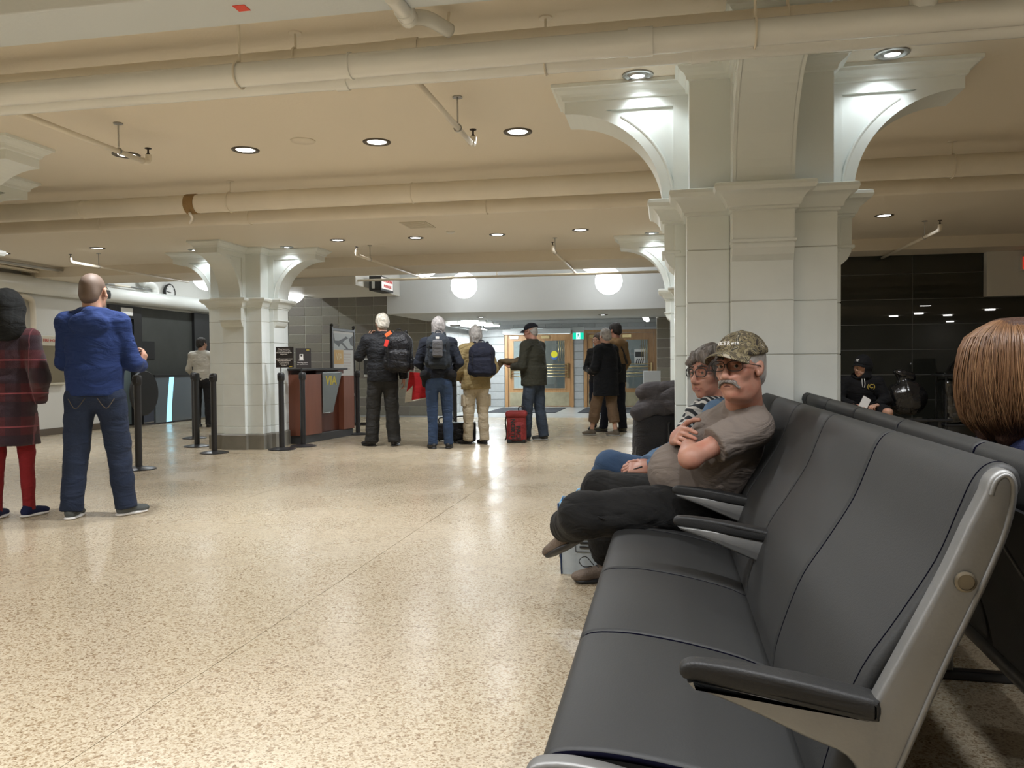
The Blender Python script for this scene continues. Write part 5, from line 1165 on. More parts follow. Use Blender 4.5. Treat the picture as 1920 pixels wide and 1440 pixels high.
MB().prism([(-.17, -.005), (-.08, .01), (-.06, .22), (-.16, .12)], 'y', -.056, .056).obj('white_corner', cloth('bag_white', (.55, .52, .46)), t)
MB().prism([(-.17, -.01), (.17, .05), (.17, .066), (-.17, .006)], 'y', -.054, .054).obj('piping', cloth('bag_white', (.55, .52, .46)), t)
MB().tube(smoothpath([(-.05, 0, .38), (-.02, 0, .50), (.05, 0, .50), (.09, 0, .38)], 5), .006, 6).obj('handle', cloth('bag_white', (.5, .5, .5)), t, True)

# ---- 5 woman, long grey hair
r = P0('tall woman with long grey hair in black top and blue jeans', -2.92, 10.17, .22)
J = standJ(1.72, arms=dict(elL=(-.27, -.02, 1.15), wrL=(-.2, .16, 1.05), elR=(.27, -.02, 1.15), wrR=(.2, .16, 1.05)), feet=dict(anL=(-.085, 0, .085), anR=(.12, .02, .085)), sw=.175)
s = J['s']; R0 = headpose(.1, -.05); body(r, J, SK2, R0, detail=False, male=False, hres=.008, handres=.007)
top(r, J, cloth('black_navy_top', (.014, .017, .026)), 'jacket', cw=.185, ww=.18, hw=.19, hem=.95, up_r=.068, low_r=.062, noise=.006, collar=.075)
sdf_mesh('tied_jacket', [pc((-.17, -.03, .97 * s), (-.18, -.02, .86 * s), .05, .04, .03), pc((.17, -.03, .97 * s), (.19, -.02, .87 * s), .05, .04, .03), pc((-.17, -.05, .99 * s), (.17, -.05, .99 * s), .07, .07, .03)], .01, cloth('black_cloth', (.010, .010, .011)), r, noise=.006)
trousers(r, J, cloth('blue_jeans', (.035, .06, .12), (300, .25), (6, .2)), tr=.092, kr=.07, ar=.062, noise=.004); hair(r, J, H_ASH, R0, 'long', .175, noise=.005)
for q, a in (('L', .35), ('R', -.1)): shoe(r, J['an' + q], a, M_BLACK, M_BLACK, s, logo=M_PAPER)
b = backpack('backpack', 'slim black backpack with a grey mesh pocket worn by the long haired woman', (-2.87, 9.98, 1.04), .22, .29, .18, .46, cloth('dark_slate_nylon', (.022, .027, .034)))
sdf_mesh('mesh_pocket', [pb((0, -.13, .26), (.065, .03, .11), None, .028, .01)], .007, cloth('grey_mesh', (.10, .10, .105)), b); MB().rbox(-.022, .022, -.13, -.12, .38, .41, .002, 1).obj('white_patch', M_PAPER, b)

# ---- 6 woman in khaki
KH = cloth('khaki_jacket', (.27, .205, .095), (30, .4), (5, .12), .7)
r = P0('woman with a grey bob in a khaki jacket and beige cargo trousers', -2.57, 10.80, .55)
J = standJ(1.62, arms=dict(elL=(-.27, .0, 1.12), wrL=(-.2, .18, .99), elR=(.27, -.02, 1.12), wrR=(.22, .15, 1.0)), feet=dict(anL=(-.12, .05, .085), anR=(.11, -.03, .085)), sw=.18)
s = J['s']; R0 = headpose(-.1, -.05); body(r, J, SK2, R0, detail=False, male=False, hres=.008, handres=.007)
top(r, J, KH, 'jacket', cw=.20, ww=.195, hw=.225, hem=.83, up_r=.078, low_r=.072, cuff=.06, collar=.09, ch=.05, noise=.009)
trousers(r, J, cloth('beige_cargo', (.42, .36, .26), (60, .3), (5, .1)), tr=.10, kr=.085, ar=.07, noise=.008); hair(r, J, H_GREY, R0, 'bob', .10, thick=2.2, noise=.005)
for q in 'LR': sdf_mesh('cargo_pocket', [pb(J['kn' + q] * .6 + J['hip' + q] * .4 + V3((-.085 if q == 'L' else .085), -.0, -.02), (.02, .06, .08), None, .012)], .009, MATS['beige_cargo'], r, noise=.003)
for q, a in (('L', .7), ('R', .2)): shoe(r, J['an' + q], a, M_BLACK, M_BLACK, s)
backpack('backpack', 'rounded navy backpack on the khaki jacket', (-2.44, 10.60, .93), .30, .34, .19, .46, cloth('navy_nylon', (.014, .016, .028), (200, .2)))

# ---- 7 man in olive jacket
r = P0('man in a black cap and olive jacket holding a folded coat', -1.86, 11.40, 1.15)
J = standJ(1.68, lean=.06, arms=dict(elL=(-.27, .03, 1.12), wrL=(-.18, .26, 1.12), elR=(.26, .03, 1.12), wrR=(.16, .27, 1.12)), feet=dict(anL=(-.08, .10, .085), anR=(.12, -.08, .085)), sw=.19)
s = J['s']; R0 = headpose(.1, -.18); body(r, J, SK1, R0, hres=.0055, hands=dict(L=dict(f=(.3, .95, .1), n=(0, 0, 1), curl=.4), R=dict(f=(-.3, .95, .1), n=(0, 0, 1), curl=.4)))
top(r, J, cloth('olive_jacket', (.036, .036, .026), noise=(5, .1)), 'jacket', cw=.205, ww=.205, hw=.215, hem=.83, fl=.8, up_r=.078, low_r=.068, cuff=.055, collar=.08, ch=.05, noise=.006, belly=.04)
trousers(r, J, cloth('mid_jeans', (.045, .06, .085), (300, .25), (6, .2)), tr=.10, kr=.082, ar=.075, noise=.006); hair(r, J, H_GREY, R0, thick=-.6)
cap(r, J, R0, cloth('black_cap', (.012, .013, .02)), cloth('black_cap', (.012, .013, .02)), peak=.07, s=1.06); glasses(r, J, R0, M_BLACK)
for q, a in (('L', .1), ('R', .25)): shoe(r, J['an' + q], a, cloth('grey_shoe', (.06, .06, .055)), cloth('pale_sole', (.3, .3, .28)), s)
o = sdf_mesh('folded_coat', [pe((-.02, 0, 0), (.20, .13, .05), rotm(0, .1, .3), .02), pe((.12, .02, -.05), (.12, .10, .06), rotm(0, .5, 0), .03), pc((-.2, -.05, -.02), (-.24, -.08, -.12), .04, .02, .03), pe((.0, .05, .03), (.15, .08, .03), rotm(.2, -.2, 0), .02)], .008, cloth('brown_coat', (.13, .095, .055), (40, .4), (6, .25)), None, noise=.010, nscale=22)
tag(o, 'folded brown coat over the arms of the man in the black cap', 'coat'); o.location = (-2.17, 11.50, 1.12)

# ---- 8 group by the doors
r = P0('slim person in glasses with a hand over the mouth, at the doors', -1.10, 13.35, 2.75)
J = standJ(1.60, arms=dict(elL=(-.2, .14, 1.14), wrL=(-.06, .20, 1.36), elR=(.24, .02, 1.12), wrR=(.05, .22, 1.05)), sw=.17)
s = J['s']; R0 = headpose(-.35, -.1); body(r, J, SK2, R0, hands=dict(L=dict(f=(.3, -.25, .9), n=(0, -1, .2), curl=.5, s=.95)), hres=.0055)
BT = cloth('black_wool', (.013, .013, .014)); top(r, J, BT, 'jumper', hem=.86, noise=.006, collar=.068, ch=.03); trousers(r, J, cloth('navy_trousers', (.012, .014, .022)), kr=.07, ar=.06)
hair(r, J, H_BROWN, R0, thick=1.8); glasses(r, J, R0, M_BLACK); lips(r, J, R0)
for q in 'LR': shoe(r, J['an' + q], 0, M_BLACK, M_BLACK, s)
r = P0('tall dark haired man in a tan and black jacket behind the black coat', -.80, 12.95, .9)
J = standJ(1.74, arms=dict(elL=(-.25, .0, 1.13), wrL=(-.22, .12, .95), elR=(.26, -.02, 1.13), wrR=(.24, .08, .93)), feet=dict(anL=(-.1, .18, .085), anR=(.1, -.06, .085)), sw=.19)
s = J['s']; R0 = headpose(.1, -.12); body(r, J, SK1, R0, detail=False, hres=.007, handres=.008)
top(r, J, cloth('tan_jacket', (.24, .15, .075)), 'jacket', hem=1.06, cw=.195, hw=.17, collar=.085, noise=.006, extra=[pe(J['neck'] + V3(0, -.09, -.04), (.12, .05, .07), None, .03)])
sdf_mesh('black_jacket_skirt', [pf((0, 0, .80 * s), (0, 0, 1.10 * s), .19, .175, .03, (V3(0, 1, 0), .75))], .012, BT, r, noise=.006)
MB().tube(smoothpath([(-.1, .12, 1.30 * s), (-.1, .03, 1.48 * s), (-.02, -.12, 1.38 * s), (.12, -.14, 1.1 * s)], 5), .018, 8, flat=.4).obj('shoulder_strap', M_BLACK, r, True)
trousers(r, J, MATS['navy_trousers'], kr=.08, ar=.068); hair(r, J, H_DARK, R0, thick=1.8)
for q, a in (('L', .1), ('R', .0)): shoe(r, J['an' + q], a, cloth('olive_boot', (.08, .075, .055)), M_BLACK, s, boot=.08)
r = P0('woman with cropped grey hair in a long black coat and cropped brown trousers', -.90, 12.24, .95)
J = standJ(1.62, arms=dict(elL=(-.25, .02, 1.12), wrL=(-.15, .2, 1.05), elR=(.27, -.02, 1.10), wrR=(.22, .12, .95)), feet=dict(anL=(-.06, .26, .085), anR=(.08, -.13, .085)), sw=.18)
s = J['s']; R0 = headpose(-.25, -.08); body(r, J, SK2, R0, male=False, hres=.006, handres=.007)
top(r, J, cloth('black_coat', (.008, .009, .011)), 'coat', cw=.20, ww=.205, hw=.235, hem=.66, fl=.82, up_r=.08, low_r=.075, cuff=.06, collar=.09, ch=.05, noise=.005)
trousers(r, J, cloth('brown_trousers', (.16, .105, .065)), hem=-.14, tr=.10, kr=.09, ar=.085, noise=.005); hair(r, J, H_GREY, R0, thick=1.4)
for q, a in (('L', .15), ('R', .15)): shoe(r, J['an' + q], a, cloth('beige_flat', (.13, .11, .085)), cloth('pale_sole', (.3, .3, .28)), s, slim=.9)

# ---------------------------------------------------------------- bags on the far floor
t = thing('backpack', 'upright brick red backpack with dark lettering by the man in the cap', 'backpack', (-2.07, 11.12, 0), .12)
RB = cloth('brick_red_fabric', (.24, .035, .035), (60, .3), (6, .12), .6)
sdf_mesh('main_bag', [pb((0, 0, .19), (.135, .10, .19), None, .035, .02), pb((0, -.09, .15), (.10, .04, .12), None, .03, .02)], .008, RB, t, noise=.005, nscale=16)
sdf_mesh('lid', [pb((0, -.01, .40), (.15, .115, .045), None, .04, .02)], .008, RB, t, noise=.003)
MB().tube(smoothpath([(.03, .02, .43), (.03, .02, .49), (.10, .02, .49), (.10, .02, .43)], 4), .007, 6).obj('grab_handle', M_BLACK, t, True)
sdf_mesh('dark_base', [pb((0, -.02, .025), (.13, .10, .03), None, .02)], .008, cloth('dark_grey_fabric', (.03, .03, .03)), t)
MB().tube(smoothpath([(-.14, -.03, .38), (-.155, -.02, .28), (-.14, -.02, .1), (-.16, -.04, .03)], 5), .010, 6).obj('side_strap', M_BLACK, t, True)
text('NORTH', .085, M_BLACK, t, (-.045, -.135, .19), (PI / 2, PI / 2, 0), bold=.003); text('FACE', .085, M_BLACK, t, (.03, -.138, .14), (PI / 2, PI / 2, 0), bold=.003); text('THE', .05, M_BLACK, t, (-.09, -.12, .13), (PI / 2, PI / 2, 0), bold=.002)
for nm, lb, x, y, rz, h in (('travel_bag', 'black wheeled travel bag with a raised handle between the two women', -2.80, 10.98, .2, .27), ('travel_bag', 'squat black bag behind the legs of the long haired woman', -3.10, 11.15, -.1, .24)):
    t = thing(nm, lb, 'bag', (x, y, 0), rz)
    sdf_mesh('bag_body', [pb((0, 0, .02 + h / 2), (.17, .10, h / 2), None, .03), pb((0, -.1, .02 + h * .4), (.12, .03, h * .28), None, .02, .02)], .009, NB, t, noise=.004)
    MB().tube(smoothpath([(-.11, .03, h), (-.11, .03, h + .09), (.11, .03, h + .09), (.11, .03, h)], 4), .009, 6).obj('handle', M_BLACK, t, True)
    for x_ in (-.13, .13): o = MB().lathe([(.02, -.01), (.022, 0), (.02, .01)], 12).obj('wheel', M_BLACK, t, 40); o.rotation_euler = (0, PI / 2, 0); o.location = (x_, .06, .022)
    MB().box(.05, .10, -.135, -.13, .08, .10).obj('label_patch', M_PAPER, t)
# ---------------------------------------------------------------- the seated couple
def rel(root, d): 
    o = np.array(root.location); return {k_: (V3(*v) - o if k_ != 's' else v) for k_, v in d.items()}
def camo():
    m = mat('camo_cotton', (.2, .17, .12), .9, bump=(200, .2)); nt = m.node_tree; N = nt.nodes; L = nt.links; b = bsdf(m)
    tc = N.new('ShaderNodeTexCoord'); t = N.new('ShaderNodeTexNoise'); t.inputs['Scale'].default_value = 22; t.inputs['Detail'].default_value = 3; t.inputs['Distortion'].default_value = 1.2; L.new(tc.outputs['Object'], t.inputs[0])
    r = N.new('ShaderNodeValToRGB'); r.color_ramp.interpolation = 'CONSTANT'; e = r.color_ramp.elements
    e[0].position = 0; e[0].color = (.035, .028, .02, 1); e[1].position = .42; e[1].color = (.17, .14, .075, 1)
    for p, c in ((.48, (.09, .075, .05)), (.54, (.26, .22, .13)), (.60, (.06, .055, .04)), (.66, (.40, .36, .28))): q = e.new(p); q.color = (*c, 1)
    L.new(t.outputs[0], r.inputs[0]); L.new(r.outputs[0], b.inputs['Base Color']); return m
r = P0('grey moustached man in a camouflage cap and taupe T-shirt, arms folded', .16, 3.46)
J = rel(r, dict(s=1.0, pelvis=(.15, 3.46, .53), waist=(.17, 3.45, .62), chest=(.235, 3.42, .745), neck=(.300, 3.31, .905), head=(.272, 3.17, 1.072),
    shL=(.325, 3.225, .845), shR=(.29, 3.60, .865), elL=(.085, 3.10, .735), wrL=(.085, 3.36, .775), elR=(.075, 3.66, .745), wrR=(.035, 3.38, .79),
    hipL=(.12, 3.35, .50), hipR=(.12, 3.56, .50), knL=(-.328, 3.22, .485), knR=(-.31, 3.83, .49), anL=(-.45, 3.60, .345), anR=(-.30, 4.06, .085)))
R0 = headpose(2.56, .03, .02); HS = 1.0
def manhead(L, E): return []
body(r, J, SK1, R0, hands=dict(L='hidden', R=dict(f=(.18, -1, .12), n=(.85, .1, -.5), curl=.38, s=1.05)), hres=.0028, handres=.0035, forearm=.048, hs=HS, hextra=[pe(J['head'] + R0 @ V3(0, .02, -.108), (.046, .042, .026), R0, .03), pc(J['head'] + R0 @ V3(0, -.022, -.07), J['neck'], .061, .068, .03)])
# fleshy arms over the body mesh are part of the same skin: jowls and neck folds
TS = cloth('taupe_tshirt', (.185, .155, .135), (320, .12), (4, .06)); 
fwX = V3(-1, 0, .3)
P = [pc(J['pelvis'] + V3(0, 0, -.02), J['waist'], .165, .175, .05, (fwX, .82)), pc(J['waist'], J['chest'], .178, .182, .06, (fwX, .78)), pc(J['chest'], J['neck'] + V3(0, .02, -.08), .175, .10, .06, (fwX, .75)),
     pe(V3(.045, 3.44, .635) - np.array(r.location), (.125, .165, .125), None, .06), pc(J['shL'], J['shR'], .072, .068, .06), pe(V3(.07, 3.44, .54) - np.array(r.location), (.10, .16, .08), None, .05)]
for q in 'LR':
    sh, el = J['sh' + q], J['el' + q]; ec = sh + (el - sh) * .62
    P += [pc(J['neck'] + V3(0, 0, -.03), sh, .055, .055, .05), pc(sh, sh * .4 + ec * .6, .072, .07, .03), pf(sh * .4 + ec * .6, ec, .068, .073, .02)]
P += [pf(J['neck'] - V3(0, -.01, .03), J['neck'] + V3(-.005, -.03, .025), .078, .074, .02), pf(J['neck'] + V3(0, -.02, -.005), J['neck'] + V3(0, -.04, .07), .066, .066, .003, op='sub'),
      pclip(V3(.03, 3.4, .50) - np.array(r.location), V3(-.55, .0, -.85))]
sdf_mesh('tshirt', P, .007, TS, r, noise=.0035, nscale=15, nstretch=(1, 1, 1.2), seed=4)
BP = cloth('black_hiking_trousers', (.012, .012, .012), (300, .15), (5, .2))
P = [pc(J['hipL'] + V3(.03, 0, .02), J['hipR'] + V3(.03, 0, .02), .115, .115, .04)]
P += [pc(J['hipL'], J['knL'], .108, .088, .04), pc(J['hipR'], J['knR'], .108, .085, .04), pe(J['knL'], (.082, .085, .082), None, .03)]
P += [pc(J['knL'], J['knL'] * .35 + J['anL'] * .65, .086, .078, .04), pf(J['knL'] * .5 + J['anL'] * .5, J['anL'] + V3(0, -.02, .02), .078, .072, .02)]
P += [pc(J['knR'], J['knR'] * .3 + J['anR'] * .7, .086, .082, .04), pf(J['knR'] * .5 + J['anR'] * .5, J['anR'] + V3(0, 0, .045), .082, .078, .02)]
sdf_mesh('trousers', P, .008, BP, r, noise=.006, nscale=12, seed=9)
MB().tube([tuple(V3(-.335, 3.138, .525) - np.array(r.location)), tuple(V3(-.29, 3.135, .505) - np.array(r.location)), tuple(V3(-.24, 3.140, .485) - np.array(r.location))], .0035, 6).obj('zip', M_SHELL, r, True)
TN = cloth('taupe_suede', (.155, .12, .095), (120, .3), (12, .15), .8)
shoe(r, J['anL'], .95, TN, M_BLACK, .95, -.5, logo=M_BLACK); shoe(r, J['anR'], 2.05, TN, M_BLACK, 1.0, logo=M_BLACK)
# pale patches and lace loop of the near shoe
an = J['anR']; MB().tube(smoothpath([tuple(an + V3(-.06, -.05, .0)), tuple(an + V3(-.10, -.06, .045)), tuple(an + V3(-.13, -.085, .03)), tuple(an + V3(-.11, -.08, .0)), tuple(an + V3(-.07, -.05, -.005))], 5), .0025, 6).obj('lace_loop', M_BLACK, r, True)
eyes(r, J, R0, HS, .42, H_BROWN); LM = lambda x, y, z: J['head'] + R0 @ np.array((x, y, z))
MB().tube(smoothpath([tuple(LM(-.029, .0825, -.0745)), tuple(LM(-.012, .0935, -.0715)), tuple(LM(0, .0965, -.071)), tuple(LM(.012, .0935, -.0715)), tuple(LM(.029, .0825, -.0745))], 4), .0021, 6).obj('mouth_line', mat('mouth_dark', (.10, .03, .025), .7), r, True)
hair(r, J, H_GREY, R0, 'short', res=.0035, s=HS, noise=.0015, thick=.6)
L = lambda x, y, z: J['head'] + R0 @ (np.array((x, y, z)) * HS)
sdf_mesh('moustache', [pc(L(-.001, .106, -.051), L(-.028, .095, -.059), .0075, .0070, .006), pc(L(-.028, .095, -.059), L(-.040, .083, -.077), .0070, .0045, .006), pc(L(.001, .106, -.051), L(.028, .095, -.059), .0075, .0070, .006), pc(L(.028, .095, -.059), L(.040, .083, -.077), .0070, .0045, .006)],
         .0018, mat('moustache_grey', (.40, .36, .33), .7, bump=(60, .9, (8, 8, 1)), noise=(160, .4)), r, noise=.0012, nscale=160, nstretch=(1, 1, .3))
CM = camo(); cp = cap(r, J, R0, CM, CM, peak=.090, s=HS * 1.03, dz=.012)
glasses(r, J, R0, M_BLACK, HS, w=.029, h=.0185, rim=.0017)
cb = []
for i, ch in enumerate('OCERwth'):
    a = (.56, .36, .17, -.02, -.20, -.33, -.44)[i]; tt = text(ch, .021 if i < 4 else .015, M_PAPER, cp, (0, 0, 0), (0, 0, 0), bold=.0006, depth=.001)
    d = R0 @ V3(math.sin(a) * .088, math.cos(a) * .108, .035); z = Vector(nv(d)); x = Vector(R0 @ V3(0, 0, 1)).cross(z).normalized(); y = z.cross(x)
    tt.rotation_euler = Matrix((x, y, z)).transposed().to_euler(); tt.location = Vector(L(math.sin(a) * .080, -.016 + math.cos(a) * .0995, .086)) + z * .0035

# woman
r2 = P0('grey haired woman in black glasses, striped scarf and denim, behind the seated man', .14, 4.12)
J = rel(r2, dict(s=.95, pelvis=(.15, 4.12, .53), waist=(.18, 4.11, .64), chest=(.22, 4.10, .76), neck=(.245, 4.09, .895), head=(.208, 4.06, 1.045),
    shL=(.235, 3.93, .85), shR=(.235, 4.27, .85), elL=(.10, 3.87, .645), wrL=(-.085, 3.87, .595), elR=(.05, 4.30, .64), wrR=(-.10, 4.02, .60),
    hipL=(.12, 4.03, .50), hipR=(.12, 4.2, .50), knL=(-.285, 4.10, .575), knR=(-.32, 4.28, .50), anL=(-.43, 4.22, .20), anR=(-.36, 4.34, .085)))
R1 = headpose(2.36, -.04, .0); HW = 1.04
body(r2, J, SK1, R1, hands=dict(L=dict(f=(-1, .05, -.05), n=(0, .5, -.85), curl=.55, s=1.05), R=dict(f=(-.9, -.5, 0), n=(0, 0, -1), curl=.5)), hres=.0035, handres=.0035, male=False, hs=HW)
DN = cloth('denim_light', (.09, .15, .24), (350, .3), (9, .25))
P = [pc(J['pelvis'], J['chest'], .15, .155, .05, (fwX, .7)), pc(J['chest'], J['neck'] - V3(0, 0, .05), .14, .08, .05, (fwX, .7)), pc(J['shL'], J['shR'], .06, .06, .05)]
for q in 'LR':
    P += [pc(J['sh' + q], J['el' + q], .06, .05, .03), pc(J['el' + q], J['el' + q] * .3 + J['wr' + q] * .7, .05, .042, .02), pf(J['el' + q] * .5 + J['wr' + q] * .5, J['wr' + q], .042, .039, .01)]
sdf_mesh('denim_jacket', P, .007, DN, r2, noise=.004, nscale=16)
P = [pc(J['hipL'], J['hipR'], .11, .11, .03), pc(J['hipL'], J['knL'], .09, .072, .03), pc(J['hipR'], J['knR'], .09, .072, .03), pc(J['knL'], J['anL'], .072, .055, .03), pc(J['knR'], J['anR'] + V3(0, 0, .04), .072, .055, .03)]
sdf_mesh('jeans', P, .008, cloth('denim_mid', (.045, .085, .165), (350, .3), (7, .25)), r2, noise=.004)
for q, a, pt in (('L', 1.7, -.5), ('R', 1.9, 0)): shoe(r2, J['an' + q], a, M_BLACK, M_BLACK, .92, pt)
ms = mat('striped_scarf', (.5, .5, .5), .9); nt = ms.node_tree; wv = nt.nodes.new('ShaderNodeTexWave'); wv.inputs['Scale'].default_value = 14; wv.inputs['Distortion'].default_value = 2.5; wv.bands_direction = 'DIAGONAL'
tc = nt.nodes.new('ShaderNodeTexCoord'); nt.links.new(tc.outputs['Object'], wv.inputs[0]); rp = nt.nodes.new('ShaderNodeValToRGB'); rp.color_ramp.elements[0].position = .55; rp.color_ramp.elements[0].color = (.02, .025, .03, 1); rp.color_ramp.elements[1].position = .65; rp.color_ramp.elements[1].color = (.5, .5, .48, 1)
nt.links.new(wv.outputs[0], rp.inputs[0]); nt.links.new(rp.outputs[0], bsdf(ms).inputs['Base Color'])
nk = J['neck']; P = []
for i in range(5): P.append(pc(nk + V3(-.07 + .01 * i, -.09, -.01 - .015 * i), nk + V3(-.13, -.05 + .03 * i, -.04 - .02 * i), .024, .026, .01))
P += [pc(nk + V3(-.10, -.05, -.03), nk + V3(-.16, -.06, -.15), .03, .035, .015), pc(nk + V3(-.12, 0, -.04), nk + V3(-.19, -.04, -.17), .03, .03, .015), pc(nk + V3(.05, 0, -.0), nk + V3(-.05, -.09, -.0), .035, .035, .02), pc(nk + V3(-.08, .07, -.02), nk + V3(.05, .05, 0), .035, .035, .02)]
sdf_mesh('scarf', P, .006, ms, r2, noise=.004, nscale=30)
eyes(r2, J, R1, HW / .95, .25, H_BROWN); lips(r2, J, R1, HW / .95, mat('lip_rose', (.36, .13, .12), .45))
def wisp(L_, E):
    o = []
    for i in range(7):
        a = -.6 + i * .2; o.append(pc(L_(math.sin(a) * .07, .05 + .02 * math.cos(a), .085), L_(math.sin(a) * .095, .088, .045 - .01 * (i % 2)), .014, .006, .01))
    for i in range(5): o.append(pc(L_(.075, .03 - i * .02, .05), L_(.098 + .008 * (i % 2), .03 - i * .02, -.03 - .012 * (i % 3)), .014, .005, .01))
    for i in range(5): o.append(pc(L_(-.075, .03 - i * .02, .05), L_(-.098, .03 - i * .02, -.03 - .012 * (i % 3)), .014, .005, .01))
    return o
hair(r2, J, hairm('hair_dark_grey', (.16, .14, .125)), R1, 'short', res=.004, s=HW / .95, noise=.009, thick=1.6, extra=wisp)
HGS = [mat('grey_strand_%d' % i, c_, .5) for i, c_ in enumerate(((.07, .06, .055), (.14, .125, .11), (.22, .20, .18), (.10, .085, .075)))]
def gry(a, j, e):
    x, y = math.cos(a), -math.sin(a); q = .012 + j
    return [(x * .01, -.03 + y * .01, .128), (x * .05, -.025 + y * .055, .122), (x * (.078 + q), -.02 + y * (.09 + q), .085), (x * (.088 + q + .006 * e), -.02 + y * (.10 + q), .035), (x * (.092 + q + .012 * e), -.02 + y * (.10 + q + .01 * e), -.01 - .03 * abs(e))]
strands(r2, J, R1, HGS, 800, -.9, PI + .9, gry, s=HW / .95, r=.0014, wob=.25)
glasses(r2, J, R1, M_BLACK, HW / .95, w=.027, h=.02, rim=.0024)
t = tag(MB().rbox(-.035, .035, -.004, .004, -.065, .065, .004).obj('phone', M_BLACK), 'black phone in the seated woman\'s hand', 'phone'); t.location = (-.17, 3.88, .575); t.rotation_euler = (1.2, .2, 1.4)

# luggage behind them
GF = cloth('graphite_fabric', (.022, .021, .022), (120, .3), (5, .2), .8)
t = thing('suitcase', 'large dark soft suitcase standing beyond the seated couple', 'suitcase', (.03, 5.02, 0))
P = [pc((-.18, 0, .12), (-.13, 0, .72), .10, .09, .05), pc((.20, 0, .12), (.18, 0, .72), .10, .09, .05), pb((.01, 0, .42), (.23, .13, .38), None, .07, .05)]
sdf_mesh('case_body', P, .010, GF, t, noise=.007, nscale=9)
MB().tube(smoothpath([(-.02, -.135, .74), (-.02, -.15, .55), (-.01, -.15, .3), (0, -.14, .1)], 5), .022, 8, flat=.3).obj('strap', M_SHELL, t, True)
MB().tube(smoothpath([(-.19, -.10, .70), (-.235, -.10, .4), (-.245, -.1, .1)], 5), .006, 6).obj('piping', cloth('graphite_light', (.09, .088, .085)), t, True)
for x in (-.16, .18): o = MB().lathe([(.03, -.012), (.032, 0), (.03, .012)], 14).obj('wheel', M_BLACK, t, 40); o.rotation_euler = (0, PI / 2, 0); o.location = (x, .08, .032)
P = [pe((-.02, 0, .83), (.20, .15, .07), None, .04), pe((-.10, -.04, .90), (.11, .10, .06), rotm(0, .2, .3), .03), pe((.10, .0, .87), (.14, .12, .08), rotm(0, -.3, 0), .03), pc((-.2, -.1, .80), (.02, -.15, .90), .05, .04, .02), pc((.0, -.16, .86), (.2, -.14, .76), .045, .05, .02), pc((-.14, -.10, .93), (.05, -.12, .95), .035, .03, .02), pc((.02, -.12, .94), (.17, -.10, .84), .03, .04, .02)]
o = sdf_mesh('draped_jacket', P, .007, cloth('mauve_grey_jacket', (.055, .050, .053), (200, .2), (6, .15)), None, noise=.012, nscale=17, seed=6); o.location = (.03, 5.02, 0)
tag(o, 'crumpled dark grey jacket draped over the large suitcase', 'jacket')
# shopping bag
t = thing('shopping_bag', 'blue and white reusable shopping bag on the floor behind the man\'s shoe', 'bag', (-.425, 4.24, 0))
BW = mat('bag_pale', (.42, .47, .50), .35, bump=(12, .4), noise=(9, .2)); BB = mat('bag_blue', (.12, .36, .60), .35, bump=(12, .4))
mb = MB(); mb.add([(-.115, -.09, 0), (.13, -.09, 0), (.14, -.10, .36), (-.13, -.10, .37)], [(0, 1, 2, 3)]); mb.add([(-.115, .07, 0), (.13, .07, 0), (.14, .08, .37), (-.13, .08, .38)], [(3, 2, 1, 0)]); mb.add([(-.115, -.09, 0), (.13, -.09, 0), (.13, .07, 0), (-.115, .07, 0)], [(0, 3, 2, 1)])
o = mb.obj('bag_body', BW, t); so = o.modifiers.new('s', 'SOLIDIFY'); so.thickness = .003
mb = MB(); mb.add([(-.115, -.09, 0), (-.13, -.10, .37), (-.135, 0, .36), (-.13, .08, .38), (-.115, .07, 0)], [(0, 1, 2, 3, 4)]); mb.add([(.13, -.09, 0), (.14, -.10, .36), (.14, .08, .37), (.13, .07, 0)], [(0, 3, 2, 1)])
o = mb.obj('side_gusset', BB, t); so = o.modifiers.new('s', 'SOLIDIFY'); so.thickness = .003
MB().tube([(-.115, -.092, .0), (-.13, -.102, .37)], .005, 6).obj('blue_piping', mat('navy_piping', (.02, .05, .14), .5), t, True)
MB().box(-.132, .142, -.104, .084, .35, .362).obj('rim', BB, t)
mb = MB(); mb.tube([(-.04, -.1, .12), (.06, -.1, .12), (.06, -.102, .22), (-.04, -.102, .22), (-.04, -.1, .12)], .0018, 5)
for i in range(3): mb.box(-.02, .04 - .01 * i, -.104, -.1, .14 + i * .022, .150 + i * .022)
mb.obj('printed_box', M_BLACK, t)
for y in (-.08, .06): MB().tube(smoothpath([(-.05, y, .35), (-.045, y * .7, .42), (.045, y * .7, .42), (.05, y, .35)], 5), .008, 6, flat=.4).obj('handle', BB, t, True)

# ---------------------------------------------------------------- auburn haired woman in the rear row
r = P0('auburn haired woman in navy seen from behind in the rear row', .98, 2.18)
J = rel(r, dict(s=.98, pelvis=(1.0, 2.18, .53), waist=(.95, 2.18, .65), chest=(.91, 2.18, .76), neck=(.885, 2.18, .895), head=(.87, 2.19, 1.04),
    shL=(.885, 2.36, .845), shR=(.885, 2.00, .845), elL=(.95, 2.42, .62), wrL=(1.15, 2.32, .58), elR=(.95, 1.93, .62), wrR=(1.15, 2.04, .58),
    hipL=(1.04, 2.27, .50), hipR=(1.04, 2.09, .50), knL=(1.48, 2.29, .50), knR=(1.48, 2.07, .50), anL=(1.5, 2.29, .085), anR=(1.5, 2.07, .085)))
R3 = headpose(-1.25); body(r, J, SK1, R3, detail=False, male=False, hres=.006, handres=.007)
NV = cloth('navy_knit', (.010, .014, .045), (200, .3)); fX = V3(1, 0, .2)
P = [pc(J['pelvis'], J['chest'], .17, .165, .05, (fX, .75)), pc(J['chest'], J['neck'] - V3(0, 0, .05), .15, .09, .05, (fX, .75)), pc(J['shL'], J['shR'], .07, .07, .05), pc(J['neck'] - V3(0, 0, .04), J['neck'] + V3(0, 0, .01), .07, .06, .03)]
